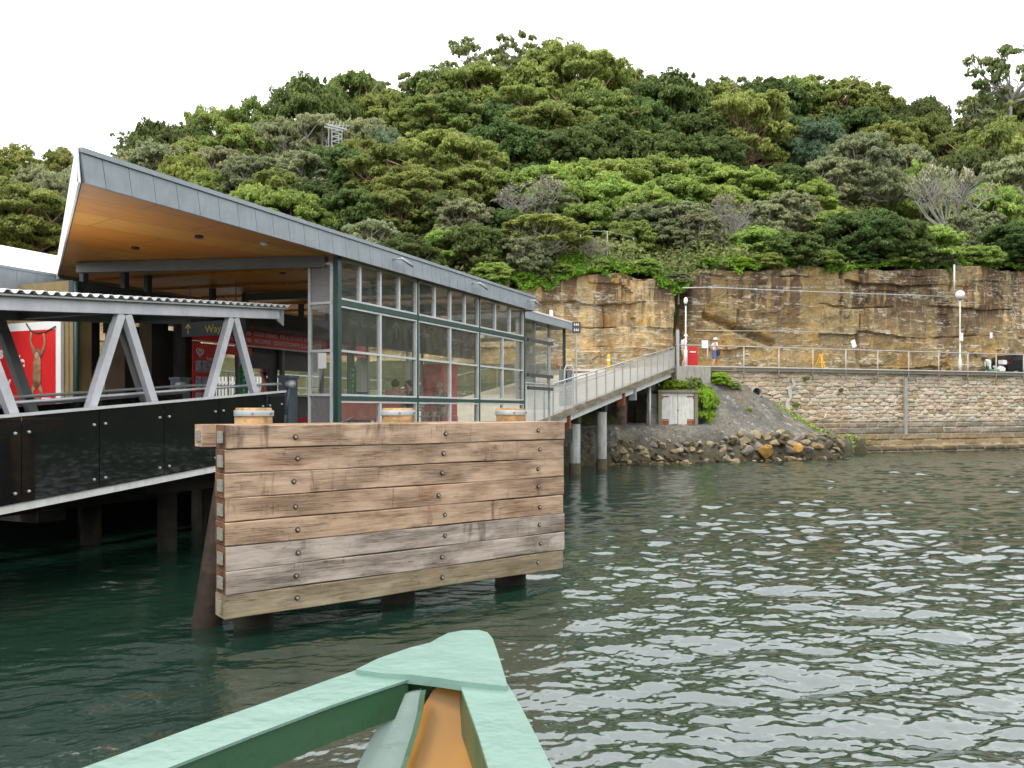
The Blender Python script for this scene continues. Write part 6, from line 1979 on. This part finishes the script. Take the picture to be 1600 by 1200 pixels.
def person(loc, rz, lab, pose, mats, group=None, skirt=False, bag=False, hat=None, hscale=1.0, seated=False):
    """figure faces local +X"""
    P = empty("person", loc, rz, lab, "person", group); P.scale = (hscale,) * 3
    J = dict(pelvis=(0, 0, .93), spine=(.0, 0, 1.1), chest=(.01, 0, 1.3), neck=(.02, 0, 1.47), skull=(.035, 0, 1.56), crown=(.03, 0, 1.66),
             hl=(0, .09, .9), hr=(0, -.09, .9), kl=(.03, .1, .5), kr=(.03, -.1, .5), al=(0, .1, .08), ar=(0, -.1, .08), tl=(.15, .11, .03), tr=(.15, -.11, .03),
             sl=(.0, .17, 1.41), sr=(.0, -.17, 1.41), el=(-.02, .22, 1.13), er=(-.02, -.22, 1.13), wl=(.04, .23, .89), wr=(.04, -.23, .89))
    J.update(pose)
    rad = dict(pelvis=(.14, .10), spine=(.125, .095), chest=(.145, .10), neck=.055, skull=(.075, .09), crown=(.07, .08), hl=.085, hr=.085, kl=.055, kr=.055, al=.036, ar=.036,
               tl=(.03, .04), tr=(.03, .04), sl=.055, sr=.055, el=.04, er=.04, wl=.027, wr=.027)
    N = {k: (J[k], rad[k]) for k in J}
    E = [('pelvis', 'spine'), ('spine', 'chest'), ('chest', 'neck'), ('neck', 'skull'), ('skull', 'crown'), ('pelvis', 'hl'), ('pelvis', 'hr'), ('hl', 'kl'), ('hr', 'kr'), ('kl', 'al'), ('kr', 'ar'),
         ('al', 'tl'), ('ar', 'tr'), ('chest', 'sl'), ('chest', 'sr'), ('sl', 'el'), ('sr', 'er'), ('el', 'wl'), ('er', 'wr')]
    N['nose'] = (tuple(Vector(J['skull']) + Vector((.1, 0, .0))), .016); E.append(('skull', 'nose'))
    roots = {'pelvis'}
    for sd_, w_, e_ in (('l', 'wl', 'el'), ('r', 'wr', 'er')):
        d = (Vector(J[w_]) - Vector(J[e_])).normalized(); side = Vector((1, 0, 0)) - d * d.x; side = side.normalized() if side.length > .1 else Vector((0, 0, 1))
        pm = Vector(J[w_]) + d * .05
        N['p' + sd_] = (tuple(pm), (.038, .02)); E.append((w_, 'p' + sd_))
        for f, (o_, ln) in enumerate(((-.027, .055), (-.009, .068), (.009, .072), (.027, .062))):
            a_ = pm + side * o_ + d * .035; c_ = a_ + d * ln * .55; e2 = c_ + d * ln * .4 + Vector((0, 0, .0)) + side.cross(d) * .012
            N[f'{sd_}{f}a'] = (tuple(a_), .0095); N[f'{sd_}{f}b'] = (tuple(c_), .009); N[f'{sd_}{f}c'] = (tuple(e2), .007)
            E += [(f'{sd_}{f}a', f'{sd_}{f}b'), (f'{sd_}{f}b', f'{sd_}{f}c')]; roots.add(f'{sd_}{f}a')
        a_ = pm + side * .03 - d * .01; c_ = a_ + side * .025 + d * .03
        N[f'{sd_}ta'] = (tuple(a_), .0105); N[f'{sd_}tb'] = (tuple(c_), .009); E.append((f'{sd_}ta', f'{sd_}tb')); roots.add(f'{sd_}ta')
    skin_mesh("body", N, E, roots, mats['skin'], P, 1)
    g = .018
    T_ = {k: (J[k], tuple(x + g for x in rad[k]) if isinstance(rad[k], tuple) else rad[k] + g) for k in ('pelvis', 'spine', 'chest', 'sl', 'sr')}
    T_['chesttop'] = (tuple(Vector(J['chest']).lerp(Vector(J['neck']), .45)), (.13, .085))
    for s_ in 'lr':
        T_['e' + s_] = (tuple(Vector(J['s' + s_]).lerp(Vector(J['e' + s_]), .7)), .062)
    skin_mesh("shirt", T_, [('pelvis', 'spine'), ('spine', 'chest'), ('chest', 'chesttop'), ('chest', 'sl'), ('chest', 'sr'), ('sl', 'el'), ('sr', 'er')], {'pelvis'}, mats['shirt'], P, 1)
    if skirt:
        b = MB(); c = Vector(J['pelvis']); km = (Vector(J['kl']) + Vector(J['kr'])) / 2
        rings = []
        for t_ in np.linspace(0, 1, 6):
            cc = Vector((c.x, c.y, c.z + .1)).lerp(Vector((km.x, km.y, km.z + .06)), t_)
            rings.append([b.bm.verts.new((cc.x + (.125 + .07 * t_ + .012 * math.sin(k * 3)) * math.cos(k * math.pi / 9), cc.y + (.16 + .04 * t_) * math.sin(k * math.pi / 9), cc.z)) for k in range(18)])
        for q0, q1 in zip(rings, rings[1:]):
            for k in range(18): b._f([q0[k], q0[(k + 1) % 18], q1[(k + 1) % 18], q1[k]])
        b.build("skirt", mats['legs'], P, True)
    else:
        S_ = {'pelvis': (J['pelvis'], (.158, .118)), 'w': (tuple(Vector(J['pelvis']) + Vector((0, 0, .08))), (.15, .11))}
        for s_ in 'lr':
            S_['h' + s_] = (J['h' + s_], .105); S_['k' + s_] = (tuple(Vector(J['h' + s_]).lerp(Vector(J['k' + s_]), .85)), .088)
        skin_mesh("shorts", S_, [('pelvis', 'w'), ('pelvis', 'hl'), ('pelvis', 'hr'), ('hl', 'kl'), ('hr', 'kr')], {'pelvis'}, mats['legs'], P, 1)
    h = Vector(J['skull'])
    b = MB(); b.sphere((h.x - .015, h.y, h.z + .045), .098, 1.02, .92, 1.0, 18, 12); b.build("hair", mats['hair'], P, True)
    b = MB(); b.sphere((h.x + .022, h.y, h.z + .005), .083, 1.0, .9, 1.25, 18, 12); b.build("face", mats['skin'], P, True)
    for s_ in (-1, 1):
        b = MB(); b.sphere((h.x + .1, h.y + s_ * .03, h.z + .03), .009); b.build("eye", M['black'], P, True)
    for s_ in 'lr':
        a_ = Vector(J['a' + s_]); t_ = Vector(J['t' + s_])
        b = MB(); b.tube([a_ - (t_ - a_) * .35, a_.lerp(t_, .4), t_ + (t_ - a_) * .25], [.042, .05, .038], 10)
        for v in b.bm.verts: v.co.z = max(v.co.z, min(a_.z - .08, t_.z - .03)) if not seated else v.co.z
        b.build("shoe", mats.get('shoe', M['greycloth']), P, True)
    if hat:
        b = MB(); b.lathe([(.17 if hat != 'cap' else .1, .0), (.165 if hat != 'cap' else .105, .01), (.105, .02), (.1, .08), (.06, .12), (.01, .125)], (h.x, h.y, h.z + .06), 20)
        if hat == 'cap': b.prism([(h.x + .05, h.y - .06, h.z + .07), (h.x + .19, h.y - .045, h.z + .055), (h.x + .19, h.y + .045, h.z + .055), (h.x + .05, h.y + .06, h.z + .07)], (0, 0, .012))
        b.build("hat", mats['hat'], P, True)
    if bag:
        b = MB(); b.box(-.02, .16, -.30, -.2, .72, .98); b.build("shoulder_bag", M['navy'], P, bevel=.03)
        b = MB(); b.tube([(.0, -.25, .97), (-.03, -.16, 1.3), (0, -.05, 1.46), (.06, .12, 1.3), (.14, -.2, .98)], .012, 6); b.build("bag_strap", M['navy'], P, True)
    return P
walk = dict(kl=(.16, .1, .52), al=(.22, .1, .1), tl=(.36, .1, .07), kr=(-.04, -.1, .5), ar=(-.28, -.1, .14), tr=(-.18, -.1, .04), hl=(.02, .09, .9), hr=(-.01, -.09, .9),
            el=(-.12, .22, 1.15), wl=(-.08, .24, .92), er=(.02, -.24, 1.14), wr=(.24, -.2, 1.1))
x, y = shore(ux(1117, 1.2), 1.2)
person((x, y, ROADZ), WALL_RZ, "woman in white sun hat, white top and denim skirt walking right with navy bag", walk,
       dict(skin=M['skin2'], shirt=M['whitecloth'], legs=M['denim'], hair=M['hairfair'], hat=M['whitecloth']), "walkers on the shore road", skirt=True, bag=True, hat='sun', hscale=.97)
walk2 = dict(kl=(.1, .1, .51), al=(.1, .1, .08), tl=(.25, .1, .04), kr=(.0, -.1, .5), ar=(-.14, -.1, .1), tr=(-.02, -.1, .03), chest=(.05, 0, 1.29), neck=(.09, 0, 1.44), skull=(.13, 0, 1.53), crown=(.13, 0, 1.63),
             sl=(.04, .18, 1.4), sr=(.04, -.18, 1.4), el=(.0, .24, 1.12), wl=(.1, .24, .9), er=(.0, -.24, 1.12), wr=(.12, -.24, .9))
x, y = shore(ux(1068, 1.0), 1.0)
person((x, y, ROADZ), WALL_RZ, "man in pale cap, pale shirt and khaki shorts walking behind the slim lamp", walk2,
       dict(skin=M['skin2'], shirt=M['shirt'], legs=M['khaki'], hair=M['hair'], hat=M['whitecloth']), "walkers on the shore road", hat='cap', hscale=1.05)
sit = dict(pelvis=(0, 0, .5), spine=(.0, 0, .68), chest=(.02, 0, .88), neck=(.04, 0, 1.05), skull=(.06, 0, 1.14), crown=(.06, 0, 1.24), hl=(.05, .09, .5), hr=(.05, -.09, .5),
           kl=(.42, .12, .5), kr=(.42, -.12, .5), al=(.42, .12, .08), ar=(.42, -.12, .08), tl=(.56, .12, .03), tr=(.56, -.12, .03),
           sl=(.02, .17, .99), sr=(.02, -.17, .99), el=(.08, .22, .74), er=(.08, -.22, .74), wl=(.3, .16, .78), wr=(.3, -.16, .78))
def sitter(a, n, rz, lab, sh, hr):
    person(wpos(a, n, FLOOR), WRZ + rz, lab, sit, dict(skin=M['skin'], shirt=M[sh], legs=M['greycloth'], hair=M[hr]), "people seated behind the glass", seated=True)
sitter(9.55, 1.12, 2.6, "person with dark hair in grey top seated behind the glass, centre", 'greycloth', 'hair')
sitter(8.9, 1.15, .4, "person in pink top seated behind the glass, left of the one in grey", 'pink', 'hair')
sitter(11.3, 1.3, 2.9, "person with fair hair seated behind the glass near the red cabinet", 'greycloth', 'hairfair')
sitter(7.3, 1.6, .9, "person in pale top seated behind the first bay of the glass front", 'shirt', 'hair')
p_ = wpos(11.0, 6.6, FLOOR)
person(p_, R(200), "person in pink cap standing beyond the kiosk opening", {}, dict(skin=M['skin2'], shirt=M['pink'], legs=M['khaki'], hair=M['hair'], hat=M['pink']), None, hat='cap')

# ------------------------------------------------------------------ ferry bow rail, in the foreground
FZ = 1.75
def fp(px, py, z=FZ):
    Y = (EYE - z) * FPX / (py - 640)
    return ((px - 800) / FPX * Y, Y, z)
BW = empty("ferry_bow", (0, 0, 0), 0, "mint-green painted bow rail and orange stem of the boat in the foreground", "ferry")
b = MB()
out = [(556, 1047), (430, 1092), (300, 1137), (120, 1203), (-60, 1275), (-330, 1390)]
inn = [(-60, 1400), (100, 1270), (262, 1200), (400, 1146), (520, 1101), (640, 1061)]
b.prism([fp(*p) for p in out + inn][::-1], (0, 0, -.006)); b.build("rail_top", M['mint'], BW, bevel=.003)
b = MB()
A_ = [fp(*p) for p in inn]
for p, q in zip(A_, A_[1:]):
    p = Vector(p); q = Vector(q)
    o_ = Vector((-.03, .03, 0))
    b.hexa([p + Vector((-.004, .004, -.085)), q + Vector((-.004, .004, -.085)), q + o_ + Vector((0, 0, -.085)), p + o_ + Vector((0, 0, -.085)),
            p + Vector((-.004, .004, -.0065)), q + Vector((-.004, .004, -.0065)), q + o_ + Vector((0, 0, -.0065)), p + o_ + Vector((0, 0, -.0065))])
b.build("rail_side", M['mint_shade'], BW)
b = MB()
out = [(789, 1062), (812, 1100), (838, 1150), (864, 1203), (905, 1290), (960, 1400)]
inn = [(828, 1400), (792, 1290), (764, 1203), (748, 1150), (732, 1105), (716, 1062)]
b.prism([fp(*p) for p in out + inn][::-1], (0, 0, -.008)); b.build("rail_top", M['mint'], BW, bevel=.002)
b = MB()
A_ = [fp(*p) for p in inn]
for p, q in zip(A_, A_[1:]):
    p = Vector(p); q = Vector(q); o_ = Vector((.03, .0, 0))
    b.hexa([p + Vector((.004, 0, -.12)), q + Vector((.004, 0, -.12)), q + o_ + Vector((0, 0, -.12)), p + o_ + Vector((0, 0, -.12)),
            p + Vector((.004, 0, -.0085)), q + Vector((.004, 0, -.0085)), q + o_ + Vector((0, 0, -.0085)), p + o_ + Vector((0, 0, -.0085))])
b.build("rail_side", M['mint_shade'], BW)
cap = [(556, 1046), (590, 1029), (640, 1012), (672, 1004), (686, 996), (700, 989), (722, 985), (748, 984), (762, 988), (770, 998), (776, 1015), (784, 1040), (791, 1064), (792, 1072), (760, 1069), (716, 1064), (690, 1060), (640, 1054), (600, 1052)]
b = MB(); b.prism([fp(px, py, FZ + .012) for px, py in cap][::-1], (0, 0, -.022)); b.build("apex_plate", M['mint'], BW, bevel=.005, bseg=3)
# stem plate (orange) below the apex
def vp(px, py, Y): return ((px - 800) / FPX * Y, Y, EYE - (py - 640) / FPX * Y)
b = MB(); b.prism([vp(*p) for p in [(606, 1066, 2.06), (718, 1068, 2.06), (740, 1110, 2.06), (700, 1118, 2.06), (650, 1112, 2.06), (636, 1104, 2.06), (608, 1110, 2.06)]], (0, .03, 0)); b.build("apex_knee", M['mint_shade'], BW)
b = MB()
L_ = [(711, 1067, 2.03), (695, 1068, 2.03), (676, 1080, 2.015), (660, 1106, 1.99), (645, 1140, 1.95), (634, 1175, 1.93), (624, 1205, 1.91), (605, 1265, 1.88), (590, 1330, 1.86)]
R_ = [(812, 1330, 1.84), (790, 1265, 1.86), (768, 1205, 1.88), (748, 1150, 1.91), (732, 1105, 1.96), (717, 1067, 2.03)]
pl_ = lambda P, Y0, y0, k: [vp(px, py, 1 / (1 / Y0 + k * (py - y0))) for px, py, _ in P]
b.prism(pl_(L_ + R_, 2.03, 1067, .00018), (0, .02, 0)); b.build("stem_panel", M['orange'], BW)
b = MB()
o1 = [(606, 1090, 2.0), (600, 1112, 1.99), (588, 1140, 1.97), (572, 1170, 1.95), (556, 1203, 1.93), (530, 1260, 1.9), (505, 1330, 1.87)]
i1 = [(590, 1330, 1.86), (606, 1265, 1.875), (625, 1203, 1.905), (634, 1175, 1.925), (646, 1138, 1.945), (654, 1105, 1.965), (658, 1078, 1.975)]
b.prism(pl_(o1 + i1, 2.0, 1090, .00016), (0, .012, 0)); b.build("frame_bracket", M['mintgrey'], BW, bevel=.003)
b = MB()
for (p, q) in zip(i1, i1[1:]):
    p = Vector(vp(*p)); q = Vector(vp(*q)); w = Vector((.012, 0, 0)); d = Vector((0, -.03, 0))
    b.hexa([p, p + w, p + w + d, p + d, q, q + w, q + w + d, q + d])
b.build("bracket_flange", M['mint_shade'], BW)

# ------------------------------------------------------------------ far details on the hill
x, y, zg, u = ray_ground(524, 36)
ztop_ = EYE + (640 - 200) / FPX * y
CB = empty("cableway_pylon", (x, y, zg), .7, "white lattice pylon head rising from the trees on the left hillside", "pylon")
H_ = ztop_ - zg
CB.scale = (.75, .75, 1)
b = MB()
for s_ in (-1, 1):
    for t_ in (-1, 1):
        b.tube([(s_ * .7, t_ * .4, 0), (s_ * .7, t_ * .4, H_)], .05, 6)
for k in range(5):
    z0 = H_ - 1.9 + k * .45
    b.tube([(-.7, -.4, z0), (.7, -.4, z0 + .4)], .045, 5); b.tube([(-.7, -.4, z0), (.7, -.4, z0)], .045, 5)
b.build("lattice", M['galv'], CB)
b = MB(); b.beam((-1.3, -.45, H_), (1.3, -.45, H_), .12, .14); b.beam((-1.3, .45, H_), (1.3, .45, H_), .12, .14)
for k in range(6): b.tube([(-1.2 + k * .48, -.45, H_), (-1.0 + k * .48, -.45, H_ + .5)], .04, 5)
b.build("crosshead", M['galv'], CB)

def hill_fence(pxs, v, h, lab, mat, gap=1.6):
    t_ = empty("hillside_fence", (W0[0], W0[1], 0), WALL_RZ, lab, "fence", "fences on the hillside")
    u0 = ray_ground(pxs[0], v)[3]; u1 = ray_ground(pxs[1], v)[3]
    n = max(2, int((u1 - u0) / gap)); prev = None
    for i in range(n + 1):
        u = u0 + (u1 - u0) * i / n; z = float(ground(u, v))
        b = MB(); b.tube([(u, v + CV, z - .3), (u, v + CV, z + h)], .04, 6); b.build("post", mat, t_)
        if prev:
            b = MB()
            for f in (1.0, .55): b.tube([(prev[0], v + CV, prev[1] + h * f), (u, v + CV, z + h * f)], .016, 5)
            b.build("rail", mat, t_)
        prev = (u, z)
hill_fence((820, 990), 3.2, 1.5, "pale post fence on the slope just above the left cliff", M['galv'])
hill_fence((560, 790), 3.0, 1.6, "dark wire fence behind the trees above the terminal roof", M['darksteel'])
hill_fence((900, 1060), 9.5, 1.3, "short railing across the middle of the hillside", M['galv'])
HP = empty("hill_hut", (*ray_ground(88, 20)[:2], ray_ground(88, 20)[2] - 1.6), .5, "small pale green hut among the trees at far left", "hut")
HP.scale = (.6, .6, 1)
b = MB(); b.box(-2.2, 2.2, -1.5, 1.5, -1, 2.9); b.build("wall", simple("pale_green_wall", (.42, .5, .40), .8), HP)
b = MB(); b.prism([(-2.5, -1.8, 2.9), (2.5, -1.8, 2.9), (2.5, 1.8, 3.5), (-2.5, 1.8, 3.5)], (0, 0, .15)); b.build("roof", M['zinc'], HP)
b = MB(); b.box(-1.2, .2, -1.53, -1.501, .8, 2.0); b.build("window", M['blackglass'], HP)
